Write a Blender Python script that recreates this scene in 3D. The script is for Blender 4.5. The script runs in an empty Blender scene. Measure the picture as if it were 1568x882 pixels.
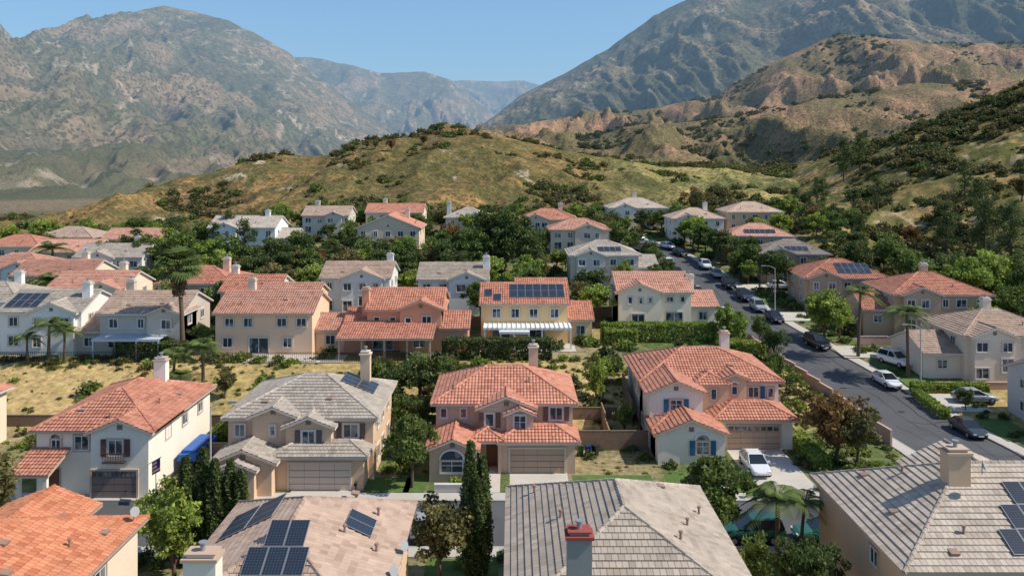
import bpy, math, random
import numpy as np
from mathutils import Vector
random.seed(7); np.random.seed(7)
S = bpy.context.scene
# ------------------------------------------------------------ noise
_rs = np.random.RandomState(3)
_perm = _rs.permutation(512); _perm = np.concatenate([_perm, _perm])
_ang = _rs.rand(512)*2*np.pi
_gx, _gy = np.cos(_ang), np.sin(_ang)
def perlin(x, y, seed=0):
    xi = np.floor(x).astype(np.int64); yi = np.floor(y).astype(np.int64)
    xf = x-xi; yf = y-yi
    u = xf*xf*xf*(xf*(xf*6-15)+10); v = yf*yf*yf*(yf*(yf*6-15)+10)
    def g(ix, iy, fx, fy):
        h = _perm[(_perm[(ix+seed*37) & 511] + iy) & 511]
        return _gx[h]*fx + _gy[h]*fy
    a = g(xi, yi, xf, yf); b = g(xi+1, yi, xf-1, yf)
    c = g(xi, yi+1, xf, yf-1); d = g(xi+1, yi+1, xf-1, yf-1)
    return ((a+(b-a)*u)+((c+(d-c)*u)-(a+(b-a)*u))*v)*1.5
def fbm(x, y, o=4, seed=0):
    r = 0; a = 1; t = 0
    for i in range(o):
        r = r+a*perlin(x, y, seed+i); t += a; a *= .5; x = x*2.03+7.1; y = y*2.03+3.7
    return r/t
def ridged(x, y, o=5, seed=0, gain=1.9):
    r = 0; a = 1; w = 1; t = 0
    for i in range(o):
        s = 1-np.abs(perlin(x, y, seed+i)); s = s*s*w
        w = np.clip(s*gain, 0, 1); r = r+s*a; t += a; a *= .52; x = x*2.07+1.3; y = y*2.07+9.2
    return r/t
def sst(a, b, x):
    t = np.clip((x-a)/(b-a), 0, 1); return t*t*(3-2*t)
# ------------------------------------------------------------ terrain
RY = [0, 60, 75, 90, 104, 120, 135, 155, 172, 185, 200, 230]
RX = [42.5, 42.5, 42.5, 41, 38.8, 36.8, 35.8, 35, 32, 28, 22, 10]
def roadx(y): return np.interp(y, RY, RX)
LAY = {  # crest points X,Y,Z ; foot y, base z, back width
 1: dict(p=[(-400,250,5),(-167,262,6),(-145,272,11),(-132,290,18.7),(-115,310,24),(-104,330,29.7),(-80,345,30.7),(-66,360,37.3),(-44,375,41),(-32,380,45),(-14,385,43),(5,390,38),(31,400,32),(59,410,27.7),(109,420,24),(180,420,22),(400,420,22)], f=222, w=150),
 2: dict(p=[(60,250,8),(72,252,10),(87,255,13.4),(106,260,22),(117,262,29),(132,262,36),(149,262,43),(167,262,51),(200,265,66),(300,270,95),(600,280,120)], f=105, w=160),
 3: dict(p=[(-220,700,-30),(-120,700,20),(-48,700,47),(67,700,53),(124,700,61),(210,700,70),(296,700,88),(382,700,98),(450,700,100),(800,700,120)], f=440, w=220),
 4: dict(p=[(-420,1100,-30),(-200,1100,20),(-40,1100,70),(60,1100,87),(195,1100,104),(285,1100,117),(330,1100,149),(393,1100,180),(456,1100,207),(555,1100,194),(707,1100,191),(1200,1100,250)], f=640, w=500),
 5: dict(p=[(-700,3000,0),(-250,3000,80),(-108,3000,175),(39,3000,285),(187,3000,359),(359,3000,457),(531,3000,580),(679,3000,654),(900,3000,760),(1270,3000,850),(1930,3000,900),(4000,3000,950)], f=1150, w=1500),
 6: dict(p=[(-6000,4000,430),(-3226,4000,480),(-2571,4000,535),(-2374,4000,575),(-2210,4000,600),(-1980,4000,735),(-1751,4000,818),(-1587,4000,785),(-1423,4000,745),(-1259,4000,662),(-1128,4000,586),(-997,4000,475),(-800,4000,330),(-603,4000,190),(-407,4000,60),(0,4000,0),(3000,4000,0)], f=620, w=1500),
 7: dict(p=[(-6000,6000,700),(-1889,6000,838),(-1495,6000,824),(-1200,6000,765),(-1003,6000,706),(-856,6000,716),(-659,6000,716),(-462,6000,656),(-315,6000,540),(-118,6000,380),(80,6000,200),(400,6000,60),(3000,6000,60)], f=3600, w=1600),
 8: dict(p=[(-6000,8300,600),(-934,8300,863),(-515,8300,890),(-167,8300,878),(111,8300,890),(441,8300,800),(1500,8300,700),(6000,8300,700)], f=5600, w=1200),
}
def layer(k, x, y, base):
    L = LAY[k]; px = [q[0] for q in L['p']]
    Yc = np.interp(x, px, [q[1] for q in L['p']]); Zc = np.interp(x, px, [q[2] for q in L['p']])
    t = (y-L['f'])/(Yc-L['f'])
    tb = np.clip((y-Yc)/L['w'], 0, 1)
    tc = np.clip(t, 0, 1)
    if k == 1:
        s = tc**1.35; n = ridged(x/70+3, y/90, 6, 11)-.45; amp = 11; env = np.sin(np.pi*np.clip(tc, 0, 1)**.8)
        n2 = fbm(x/20, y/20, 4, 4)*1.8
    elif k == 2:
        s = tc**1.15; n = ridged(x/60, y/80+2, 6, 21)-.45; amp = 10; env = np.sin(np.pi*tc)
        n2 = fbm(x/18, y/18, 4, 8)*1.4
    elif k in (3, 4):
        wx = x+40*perlin(x/150, y/150, 2); up = np.clip((Zc-base)/30, 0, 1)
        s = tc**1.1; n = ridged(wx/130+k*5, y/220, 7, 31+k)-.5; amp = (40 if k == 3 else 66)*up; env = tc*(1-tc)*4+.08*tc
        n2 = fbm(x/45, y/45, 4, 8)*4*up
    else:
        wx = x+200*fbm(x/900, y/900, 2, 2)+.10*y; wy = y+200*perlin(x/700, y/700, 9)
        s = tc**(1.3 if k == 6 else 1.12); n = ridged(wx/430+k*5, wy/1250, 8, 41+k*3, 2.1)-.52
        amp = 0.42*np.maximum(Zc, 60); ev = 2.6*tc**.8*(1-tc)**1.15; env = ev+.015*tc
        n2 = fbm(x/160, y/160, 5, 8)*9*(.4+.6*ev) + (ridged(wx/140, wy/360, 7, 77, 2.1)-.5)*85*(.9*ev**.8+.06*tc)
    h = base+(Zc-base)*s + n*amp*env + n2*sst(0, .15, tc)
    h = np.where(y > Yc, base+(h-base)*(1-tb**1.5), h)
    return np.where((t <= 0) | (tb >= 1), -900., h), n
def Gfull(x, y):
    x = np.asarray(x, float); y = np.asarray(y, float)
    L = np.interp(y, [0,80,93,118,140,165,195,225,260], [0,0,3.5,3.9,5,8,9.5,11,12])
    LL = np.interp(y, [0,80,93,140,200,260,400], [0,0,3.5,4.6,6,5.5,0])
    wl = sst(-55, -85, x); L = L*(1-wl)+LL*wl
    R = np.interp(y, [0,82,100,130,155,180,200,225,260], [0,0,1.5,3.5,6,8.5,9.5,11,12])
    wr = sst(-10, -5.8, x-roadx(y))
    b = L*(1-wr)+R*wr
    far = np.where(y > 260, 1, 0)*(np.interp(y, [260,430,1300], [0,8,14])*sst(-120, 40, x) - 10*sst(-60,-160,x)*sst(260,500,y))
    b = b+far
    if y.size > 50: b = b + fbm(x/9., y/9., 3, 6)*.5*sst(205, 230, y)
    h = b.copy(); idx = np.zeros_like(h); nn = np.zeros_like(h)
    for k, L_ in LAY.items():
        m = (y > L_['f']) & (y < max(q[1] for q in L_['p'])*1.1+L_['w']+(300 if k > 3 else 0))
        if k == 2: m &= x > 55
        if not m.any(): continue
        v, n = layer(k, x[m], y[m], b[m] if k < 5 else np.minimum(b[m], 10))
        hm = h[m]; g_ = v > hm; h[m] = np.where(g_, v, hm); idx[m] = np.where(g_, k, idx[m]); nn[m] = np.where(g_, n, nn[m])
    return h, idx, nn
def G(x, y): return float(Gfull(np.array([x]), np.array([y]))[0][0])
# ------------------------------------------------------------ materials
def newmat(name):
    m = bpy.data.materials.new(name); m.use_nodes = True
    nt = m.node_tree; return m, nt, nt.nodes['Principled BSDF']
def N(nt, t, **k):
    n = nt.nodes.new(t)
    for a, b in k.items():
        if a.startswith('i_'): n.inputs[a[2:]].default_value = b
        else: setattr(n, a, b)
    return n
def mth(nt, op, a, b=None, c=None):
    n = nt.nodes.new('ShaderNodeMath'); n.operation = op
    for i, v in enumerate((a, b, c)):
        if v is None: continue
        if isinstance(v, (int, float)): n.inputs[i].default_value = v
        else: nt.links.new(v, n.inputs[i])
    return n.outputs[0]
def mixc(nt, f, a, b, mode='MIX'):
    n = nt.nodes.new('ShaderNodeMix'); n.data_type = 'RGBA'; n.blend_type = mode
    for i, v in ((0, f), (6, a), (7, b)):
        if isinstance(v, (int, float)): n.inputs[i].default_value = v
        elif isinstance(v, tuple): n.inputs[i].default_value = (*v, 1) if len(v) == 3 else v
        else: nt.links.new(v, n.inputs[i])
    return n.outputs[2]
def noise(nt, vec, scale, detail=3, rough=.55):
    n = N(nt, 'ShaderNodeTexNoise'); n.inputs['Scale'].default_value = scale
    n.inputs['Detail'].default_value = detail; n.inputs['Roughness'].default_value = rough
    nt.links.new(vec, n.inputs['Vector']); return n.outputs[0]
_mc = {}
def flat(name, col, rough=.85, var=.12, sc=1.2, metal=0, bump=0, spec=.3, fine=12):
    key = (name, col)
    if key in _mc: return _mc[key]
    m, nt, p = newmat(name)
    g = N(nt, 'ShaderNodeNewGeometry').outputs['Position']
    a = noise(nt, g, sc, 4); b = noise(nt, g, fine, 2)
    f = mth(nt, 'MULTIPLY_ADD', a, var*2.4, 1-var*1.2); f2 = mth(nt, 'MULTIPLY_ADD', b, var, 1-var*.5)
    f = mth(nt, 'MULTIPLY', f, f2)
    cc = N(nt, 'ShaderNodeCombineColor')
    for i in range(3): nt.links.new(mth(nt, 'MULTIPLY', f, float(col[i])), cc.inputs[i])
    nt.links.new(cc.outputs[0], p.inputs['Base Color'])
    p.inputs['Roughness'].default_value = rough; p.inputs['Metallic'].default_value = metal
    p.inputs['Specular IOR Level'].default_value = spec
    if bump:
        bn = N(nt, 'ShaderNodeBump'); bn.inputs['Strength'].default_value = .6; bn.inputs['Distance'].default_value = bump
        nt.links.new(b, bn.inputs['Height']); nt.links.new(bn.outputs[0], p.inputs['Normal'])
    _mc[key] = m; return m
def roofmat(name, c1, c2, c3, barrel=True):
    m, nt, p = newmat(name)
    uv = N(nt, 'ShaderNodeTexCoord').outputs['UV']; sp = N(nt, 'ShaderNodeSeparateXYZ'); nt.links.new(uv, sp.inputs[0])
    tw = .30 if barrel else .33
    row = mth(nt, 'FLOOR', mth(nt, 'DIVIDE', sp.outputs[1], .42))
    uo = mth(nt, 'MULTIPLY_ADD', mth(nt, 'MODULO', row, 2.0), 0 if barrel else tw/2, sp.outputs[0])
    ud = mth(nt, 'DIVIDE', uo, tw)
    cb = N(nt, 'ShaderNodeCombineXYZ'); nt.links.new(mth(nt, 'FLOOR', ud), cb.inputs[0]); nt.links.new(row, cb.inputs[1])
    wn = N(nt, 'ShaderNodeTexWhiteNoise'); wn.noise_dimensions = '2D'; nt.links.new(cb.outputs[0], wn.inputs['Vector'])
    r = N(nt, 'ShaderNodeValToRGB'); nt.links.new(wn.outputs['Value'], r.inputs[0])
    e = r.color_ramp.elements; e[0].color = (*c1, 1); e[1].color = (*c3, 1); q = e.new(.5); q.color = (*c2, 1)
    g = N(nt, 'ShaderNodeNewGeometry').outputs['Position']
    st = mth(nt, 'MULTIPLY_ADD', noise(nt, g, .7, 5), .7, .66)
    oi = N(nt, 'ShaderNodeObjectInfo'); st = mth(nt, 'MULTIPLY', st, mth(nt, 'MULTIPLY_ADD', oi.outputs['Random'], .25, .88))
    cc = N(nt, 'ShaderNodeVectorMath'); cc.operation = 'SCALE'; nt.links.new(r.outputs[0], cc.inputs[0]); nt.links.new(st, cc.inputs[3])
    nt.links.new(cc.outputs[0], p.inputs['Base Color']); p.inputs['Roughness'].default_value = .8
    p.inputs['Specular IOR Level'].default_value = .25
    fr = mth(nt, 'FRACT', ud)
    if barrel: hgt = mth(nt, 'SINE', mth(nt, 'MULTIPLY', fr, math.pi))
    else: hgt = mth(nt, 'MINIMUM', mth(nt, 'MULTIPLY', fr, 8.0), 1.0)
    bn = N(nt, 'ShaderNodeBump'); bn.inputs['Distance'].default_value = .08 if barrel else .025; bn.inputs['Strength'].default_value = .9
    nt.links.new(hgt, bn.inputs['Height']); nt.links.new(bn.outputs[0], p.inputs['Normal'])
    return m
def leafmat(name, c1, c2):
    m, nt, p = newmat(name)
    at = N(nt, 'ShaderNodeAttribute'); at.attribute_name = 'Col'
    oi = N(nt, 'ShaderNodeObjectInfo')
    c = mixc(nt, oi.outputs['Random'], c1, c2)
    c = mixc(nt, 1.0, c, at.outputs['Color'], 'MULTIPLY')
    nt.links.new(c, p.inputs['Base Color']); p.inputs['Roughness'].default_value = .6; p.inputs['Specular IOR Level'].default_value = .25
    tr = N(nt, 'ShaderNodeBsdfTranslucent'); nt.links.new(c, tr.inputs['Color'])
    mx = N(nt, 'ShaderNodeMixShader'); mx.inputs[0].default_value = .35
    out = nt.nodes['Material Output']
    nt.links.new(p.outputs[0], mx.inputs[1]); nt.links.new(tr.outputs[0], mx.inputs[2]); nt.links.new(mx.outputs[0], out.inputs[0])
    return m
def glassmat():
    m, nt, p = newmat('window_glass')
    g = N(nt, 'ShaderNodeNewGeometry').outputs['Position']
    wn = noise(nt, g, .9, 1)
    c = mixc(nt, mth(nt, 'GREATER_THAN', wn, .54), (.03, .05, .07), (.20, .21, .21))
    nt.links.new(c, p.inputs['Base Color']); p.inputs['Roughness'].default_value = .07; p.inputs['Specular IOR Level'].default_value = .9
    return m
def solarmat():
    m, nt, p = newmat('solar_cells')
    uv = N(nt, 'ShaderNodeTexCoord').outputs['UV']; sp = N(nt, 'ShaderNodeSeparateXYZ'); nt.links.new(uv, sp.inputs[0])
    lx = mth(nt, 'LESS_THAN', mth(nt, 'FRACT', mth(nt, 'DIVIDE', sp.outputs[0], .163)), .07)
    ly = mth(nt, 'LESS_THAN', mth(nt, 'FRACT', mth(nt, 'DIVIDE', sp.outputs[1], .163)), .07)
    f = mth(nt, 'MAXIMUM', lx, ly)
    c = mixc(nt, f, (.018, .026, .045), (.09, .11, .14))
    nt.links.new(c, p.inputs['Base Color']); p.inputs['Roughness'].default_value = .3; p.inputs['Specular IOR Level'].default_value = .25
    return m
GLASS = glassmat(); SOLAR = solarmat()
FRAME = flat('window_frame_white', (.76, .75, .72), .5, .03)
ALU = flat('aluminium', (.30, .31, .33), .5, .05, metal=.3)
RT = {
 'red': roofmat('terracotta_tile', (.46,.195,.13), (.54,.25,.17), (.38,.145,.095)),
 'pink': roofmat('salmon_tile', (.48,.25,.18), (.55,.30,.225), (.40,.19,.135)),
 'orange': roofmat('orange_tile', (.50,.19,.10), (.57,.24,.13), (.41,.135,.07)),
 'grey': roofmat('grey_tan_tile', (.37,.32,.27), (.43,.375,.32), (.30,.255,.215), False),
 'tan': roofmat('tan_flat_tile', (.40,.285,.22), (.45,.33,.26), (.33,.23,.175), False),
 'beige': roofmat('beige_flat_tile', (.40,.33,.27), (.45,.38,.315), (.335,.275,.22), False),
 'dark': roofmat('weathered_tile', (.25,.21,.185), (.30,.25,.22), (.20,.165,.145), False),
}
def wallm(c): return flat('stucco', (min(.85, c[0]*1.22), min(.80, c[1]*1.15), min(.75, c[2]*1.05)), .92, .10, .4, bump=.01, fine=9)
# ------------------------------------------------------------ mesh builder
class MB:
    def __init__(s): s.v = []; s.f = []; s.uv = []
    def poly(s, pts, uv=None):
        b = len(s.v); s.v += [tuple(p) for p in pts]; s.f.append(tuple(range(b, b+len(pts))))
        s.uv += (uv if uv else [(0, 0)]*len(pts))
    def box(s, x0, x1, y0, y1, z0, z1):
        if x0 > x1: x0, x1 = x1, x0
        if y0 > y1: y0, y1 = y1, y0
        a = [(x0,y0,z0),(x1,y0,z0),(x1,y1,z0),(x0,y1,z0),(x0,y0,z1),(x1,y0,z1),(x1,y1,z1),(x0,y1,z1)]
        for q in ((0,3,2,1),(4,5,6,7),(0,1,5,4),(1,2,6,5),(2,3,7,6),(3,0,4,7)): s.poly([a[i] for i in q])
    def tube(s, p, q, r0, r1, n=8, cap=True):
        p = Vector(p); q = Vector(q); d = (q-p).normalized()
        a = d.orthogonal().normalized(); b = d.cross(a)
        P = [p+(a*math.cos(t)+b*math.sin(t))*r0 for t in [2*math.pi*i/n for i in range(n)]]
        Q = [q+(a*math.cos(t)+b*math.sin(t))*r1 for t in [2*math.pi*i/n for i in range(n)]]
        for i in range(n): s.poly([P[i], P[(i+1) % n], Q[(i+1) % n], Q[i]])
        if cap: s.poly(Q); s.poly(P[::-1])
def mkobj(name, mb, mats, parent=None, smooth=False, mi=None):
    me = bpy.data.meshes.new(name); me.from_pydata(mb.v, [], mb.f)
    ul = me.uv_layers.new(name='UVMap'); ul.data.foreach_set('uv', np.array(mb.uv, float).ravel())
    for m in (mats if isinstance(mats, list) else [mats]): me.materials.append(m)
    if mi: me.polygons.foreach_set('material_index', mi)
    if smooth: me.polygons.foreach_set('use_smooth', [True]*len(me.polygons))
    o = bpy.data.objects.new(name, me); S.collection.objects.link(o)
    if parent: o.parent = parent
    return o
def empty(name, loc, rot=0):
    o = bpy.data.objects.new(name, None); S.collection.objects.link(o); o.location = loc; o.rotation_euler = (0, 0, rot)
    o.empty_display_size = .5; return o
RECTS = []
def clipb(P, lo, hi):
    def cl(P, f):
        R = []
        for i in range(len(P)):
            a, b = P[i], P[(i+1) % len(P)]; fa, fb = f(a), f(b)
            if fa >= 0: R.append(a)
            if (fa > 0 and fb < 0) or (fa < 0 and fb > 0):
                t = fa/(fa-fb); R.append((a[0]+(b[0]-a[0])*t, a[1]+(b[1]-a[1])*t))
        return R
    P = cl(P, lambda p: p[1]-lo)
    return cl(P, lambda p: hi-p[1]) if len(P) > 2 else []
class House:
    def __init__(s, name, ox, oy, wall, roof, rot=0, det=True, trim=(.6,.56,.5), z=None):
        s.n = name; s.ox = ox; s.oy = oy; s.rot = math.radians(rot); s.det = det
        s.z = G(ox, oy+4) if z is None else z
        s.P = {}; s.faces = []; s.wall = wallm(wall); s.roofm = RT[roof]; s.trim = flat('trim_paint', trim, .7, .04)
        s.rects = []
    def p(s, k, mat):
        if k not in s.P: s.P[k] = (MB(), mat)
        return s.P[k][0]
    def roofface(s, pts, caps=True):
        pts = [Vector(q) for q in pts]
        e = (pts[1]-pts[0]).normalized(); n = (pts[1]-pts[0]).cross(pts[-1]-pts[0]).normalized()
        if n.z < 0: n = -n
        sl = n.cross(e)
        if sl.z < 0: sl = -sl
        s.faces.append((pts[0], e, sl, n))
        rb = s.p('roof', s.roofm)
        P2 = [((q-pts[0]).dot(e), (q-pts[0]).dot(sl)) for q in pts]
        Lm = max(q[1] for q in P2); c = .42
        if s.det:
            k = 0
            while k*c < Lm-1e-4:
                b0 = k*c; b1 = min(Lm, b0+c); C = clipb(P2, b0, b1)
                if len(C) > 2:
                    jit = random.uniform(-.006, .02)
                    lift = lambda b: .012+(.055+jit)*(1-(b-b0)/c)
                    rb.poly([pts[0]+e*a+sl*b+n*lift(b) for a, b in C], [(a, min(b, b0+.41)+.001) for a, b in C])
                    lo = [a for a, b in C if abs(b-b0) < 1e-4]
                    if len(lo) >= 2:
                        a0, a1 = min(lo), max(lo); o = pts[0]+sl*b0; tp = .067+jit
                        rb.poly([o+e*a0+n*-.02, o+e*a1+n*-.02, o+e*a1+n*tp, o+e*a0+n*tp], [(a0, b0+.01), (a1, b0+.01), (a1, b0+.02), (a0, b0+.02)])
                k += 1
        else:
            rb.poly([q+n*.02 for q in pts], P2)
        t = s.p('fascia', s.trim); dz = Vector((0, 0, -.2))
        t.poly([q+dz for q in pts][::-1])
        for i in range(len(pts)):
            a, b = pts[i], pts[(i+1) % len(pts)]
            t.poly([a+dz, b+dz, b, a])
    def cap(s, a, b):
        a = Vector(a); b = Vector(b); mb = s.p('ridge_caps', s.roofm); d = b-a; L = d.length
        if L < .1: return
        n = max(1, int(L/.45)) if s.det else 1
        side = d.cross(Vector((0, 0, 1))).normalized()*.15
        for i in range(n):
            p = a+d*(i/n); q = a+d*((i+1)/n); up = Vector((0, 0, .13)); u2 = Vector((0, 0, .10)); dn = Vector((0, 0, -.03))
            uv = [(i*.3, 0.1)]*4
            mb.poly([p-side+dn, q-side*.85+dn, q-side*.3+u2, p-side*.35+up], uv); mb.poly([p-side*.35+up, q-side*.3+u2, q+side*.3+u2, p+side*.35+up], uv)
            mb.poly([p+side*.35+up, q+side*.3+u2, q+side*.85+dn, p+side+dn], uv); mb.poly([p-side+dn, p-side*.35+up, p+side*.35+up, p+side+dn], uv)
    def b(s, x0, x1, y0, y1, zw, kind='hip', p=.4, ov=.5, z0=-2.5, wall=None, walls=True):
        w = s.p('walls' if wall is None else 'accent_walls', s.wall if wall is None else wallm(wall))
        i0 = len(s.faces)
        if walls: w.box(x0, x1, y0, y1, z0, zw-.04)
        s.rects.append((x0, x1, y0, y1))
        gv = .3
        ox = gv if kind == 'gx' else ov; oy = gv if kind == 'gy' else ov
        X0, X1, Y0, Y1 = x0-ox, x1+ox, y0-oy, y1+oy; ze = zw-ov*p
        W, D = X1-X0, Y1-Y0; xm, ym = (X0+X1)/2, (Y0+Y1)/2
        A, B, C, Dd = (X0,Y0,ze), (X1,Y0,ze), (X1,Y1,ze), (X0,Y1,ze)
        if kind == 'hip':
            if W >= D:
                h = D/2; zr = ze+h*p; R1 = (X0+h, ym, zr); R2 = (X1-h, ym, zr)
                F = [[A,B,R2,R1],[B,C,R2],[C,Dd,R1,R2],[Dd,A,R1]]
            else:
                h = W/2; zr = ze+h*p; R1 = (xm, Y0+h, zr); R2 = (xm, Y1-h, zr)
                F = [[A,B,R1],[B,C,R2,R1],[C,Dd,R2],[Dd,A,R1,R2]]
            for f in F: s.roofface(f)
            s.cap(R1, R2)
            if W >= D:
                for a, r in ((A,R1),(B,R2),(C,R2),(Dd,R1)): s.cap(a, r)
            else:
                for a, r in ((A,R1),(B,R1),(C,R2),(Dd,R2)): s.cap(a, r)
        elif kind == 'gx':
            zr = ze+(D/2)*p; a = (X0,ym,zr); b = (X1,ym,zr)
            s.roofface([A,B,b,a]); s.roofface([C,Dd,a,b]); s.cap(a, b)
            zt = zw+(y1-y0)/2*p-.06; yy = (y0+y1)/2
            if walls:
                for x in (x0, x1): w.poly([(x,y0,zw-.05),(x,y1,zw-.05),(x,yy,zt)])
        elif kind == 'gy':
            zr = ze+(W/2)*p; a = (xm,Y0,zr); b = (xm,Y1,zr)
            s.roofface([B,C,b,a]); s.roofface([Dd,A,a,b]); s.cap(a, b)
            zt = zw+(x1-x0)/2*p-.06; xx = (x0+x1)/2
            if walls:
                for y in (y0, y1): w.poly([(x0,y,zw-.05),(x1,y,zw-.05),(xx,y,zt)])
                if (x1-x0) > 3.2: s.wb('gable_vent', flat('vent_slats', (.22,.17,.13)), 'F', y0, xx-.22, xx+.22, zw+.05, zw+.45, 0, .03)
        elif kind == 'shed':
            Y1 = y1; zr = ze+(Y1-Y0)*p
            s.roofface([A, B, (X1,Y1,zr), (X0,Y1,zr)])
        return i0
    def wb(s, key, mat, face, pl, a0, a1, z0, z1, n0, n1):
        mb = s.p(key, mat)
        if face == 'F': mb.box(a0, a1, pl-n1, pl-n0, z0, z1)
        elif face == 'B': mb.box(a0, a1, pl+n0, pl+n1, z0, z1)
        elif face == 'R': mb.box(pl+n0, pl+n1, a0, a1, z0, z1)
        else: mb.box(pl-n1, pl-n0, a0, a1, z0, z1)
    def win(s, face, pl, a, z, w, h, sh=None, arch=False, mid=True, trim=True, bars=False):
        x0, x1 = a-w/2, a+w/2; f = .07
        s.wb('window_glass', GLASS, face, pl, x0+f, x1-f, z+f, z+h-f, .0, .02)
        for q in ((x0, x1, z, z+f), (x0, x1, z+h-f, z+h), (x0, x0+f, z+f, z+h-f), (x1-f, x1, z+f, z+h-f)):
            s.wb('window_frames', FRAME, face, pl, *q, 0, .06)
        if mid: s.wb('window_frames', FRAME, face, pl, a-.03, a+.03, z+f, z+h-f, .02, .05)
        if bars:
            s.wb('window_frames', FRAME, face, pl, x0+f, x1-f, z+h*.6-.02, z+h*.6+.02, .021, .045)
        if trim and s.det:
            t = .12
            for q in ((x0-t, x1+t, z-t, z), (x0-t, x1+t, z+h, z+h+t), (x0-t, x0, z, z+h), (x1, x1+t, z, z+h)):
                s.wb('window_surrounds', s.trim, face, pl, *q, 0, .09)
        if sh:
            m = flat('shutter_paint', sh, .6, .05)
            for q in ((x0-.15-.42, x0-.15), (x1+.15, x1+.57)): s.wb('shutters', m, face, pl, *q, z-.05, z+h+.05, .0, .11)
        if arch:
            r = w/2; zc = z+h; n = 10
            def P(aa, zz, nn):
                return {'F': (aa, pl-nn, zz), 'B': (aa, pl+nn, zz), 'R': (pl+nn, aa, zz), 'L': (pl-nn, aa, zz)}[face]
            pts = [(a+r*math.cos(t), zc+r*.8*math.sin(t)) for t in [math.pi*i/n for i in range(n+1)]]
            s.p('window_glass', GLASS).poly([P(u, v+.12, .1) for u, v in pts])
            pt2 = [(a+(r+.14)*math.cos(t), zc+(r*.8+.14)*math.sin(t)) for t in [math.pi*i/n for i in range(n+1)]]
            tb = s.p('arch_trim', FRAME)
            for i in range(n):
                q = [P(pts[i][0], pts[i][1]+.12, .12), P(pt2[i][0], pt2[i][1]+.12, .12), P(pt2[i+1][0], pt2[i+1][1]+.12, .12), P(pts[i+1][0], pts[i+1][1]+.12, .12)]
                tb.poly(q); tb.poly([P(pt2[i][0], pt2[i][1]+.12, 0), q[1], q[2], P(pt2[i+1][0], pt2[i+1][1]+.12, 0)])
    def garage(s, face, pl, a, w=4.8, h=2.2, col=(.5,.42,.34), lights=False):
        m = flat('garage_door_paint', col, .6, .05)
        s.wb('garage_reveal', flat('shadow_gap', (.12,.1,.09)), face, pl, a-w/2-.02, a+w/2+.02, 0, h+.02, .0, .02)
        n = 4
        for i in range(n):
            z0 = .03+i*h/n; z1 = (i+1)*h/n-.02
            if lights and i == n-1:
                k = 8
                for j in range(k):
                    s.wb('window_glass', GLASS, face, pl, a-w/2+w*j/k+.07, a-w/2+w*(j+1)/k-.07, z0+.08, z1-.08, .05, .065)
            k = 4
            for j in range(k):
                s.wb('garage_door', m, face, pl, a-w/2+w*j/k+.01, a-w/2+w*(j+1)/k-.01, z0, z1, .02, .05)
        for q in ((a-w/2-.16, a-w/2, 0, h+.14), (a+w/2, a+w/2+.16, 0, h+.14), (a-w/2, a+w/2, h, h+.14)):
            s.wb('garage_trim', s.trim, face, pl, *q, 0, .1)
    def door(s, face, pl, a, w=1.0, h=2.1, col=(.16,.07,.04)):
        s.wb('door', flat('door_paint', col, .5, .1), face, pl, a-w/2, a+w/2, 0, h, 0, .04)
        for q in ((a-w/2-.1, a-w/2, 0, h+.1), (a+w/2, a+w/2+.1, 0, h+.1), (a-w/2, a+w/2, h, h+.1)):
            s.wb('door_trim', s.trim, face, pl, *q, 0, .08)
    def chim(s, x, y, top, w=1.1, d=.8, capc=None, col=None):
        m = s.p('chimney', s.wall if col is None else wallm(col)); m.box(x-w/2, x+w/2, y-d/2, y+d/2, 2, top-.35)
        c = s.p('chimney_cap', s.trim if capc is None else flat('cap', capc)); c.box(x-w/2-.1, x+w/2+.1, y-d/2-.1, y+d/2+.1, top-.35, top-.2)
        m.box(x-w/2+.12, x+w/2-.12, y-d/2+.12, y+d/2-.12, top-.2, top-.08); c.box(x-w/2+.02, x+w/2-.02, y-d/2+.02, y+d/2-.02, top-.08, top)
        s.p('flue', ALU).tube((x, y, top), (x, y, top+.35), .12, .12, 10); s.p('flue', ALU).tube((x, y, top+.33), (x, y, top+.40), .2, .2, 10)
    def solar(s, fi, a0, b0, cols, rows, pw=1.0, ph=1.62):
        o, e, sl, n = s.faces[fi]; g = s.p('solar_panels', SOLAR); f = s.p('solar_frames', ALU)
        for i in range(cols):
            for j in range(rows):
                p = o+e*(a0+i*(pw+.03))+sl*(b0+j*(ph+.03))+n*.16
                q = [p, p+e*pw, p+e*pw+sl*ph, p+sl*ph]
                f.poly(q)
                for k in range(4): f.poly([q[k]-n*.05, q[(k+1) % 4]-n*.05, q[(k+1) % 4], q[k]])
                i_ = .025; q2 = [p+e*i_+sl*i_, p+e*(pw-i_)+sl*i_, p+e*(pw-i_)+sl*(ph-i_), p+e*i_+sl*(ph-i_)]
                g.poly([v+n*.004 for v in q2], [(0, 0), (pw, 0), (pw, ph), (0, ph)])
    def vents(s, fi, lst):
        o, e, sl, n = s.faces[fi]; m = s.p('roof_vents', flat('vent_metal', (.3,.2,.16), .6))
        for a, b in lst:
            p = o+e*a+sl*b
            if random.random() < .5: m.tube(p, p+Vector((0,0,.45)), .07, .07, 8); m.tube(p+Vector((0,0,.4)), p+Vector((0,0,.5)), .12, .12, 8)
            else:
                q = [p+n*.2, p+e*.5+n*.2, p+e*.5+sl*.45+n*.08, p+sl*.45+n*.08]; m.poly(q); m.poly([p, p+e*.5, q[1], q[0]]); m.poly([p, q[0], q[3], p+sl*.45]); m.poly([p+e*.5, p+e*.5+sl*.45, q[2], q[1]])
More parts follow.
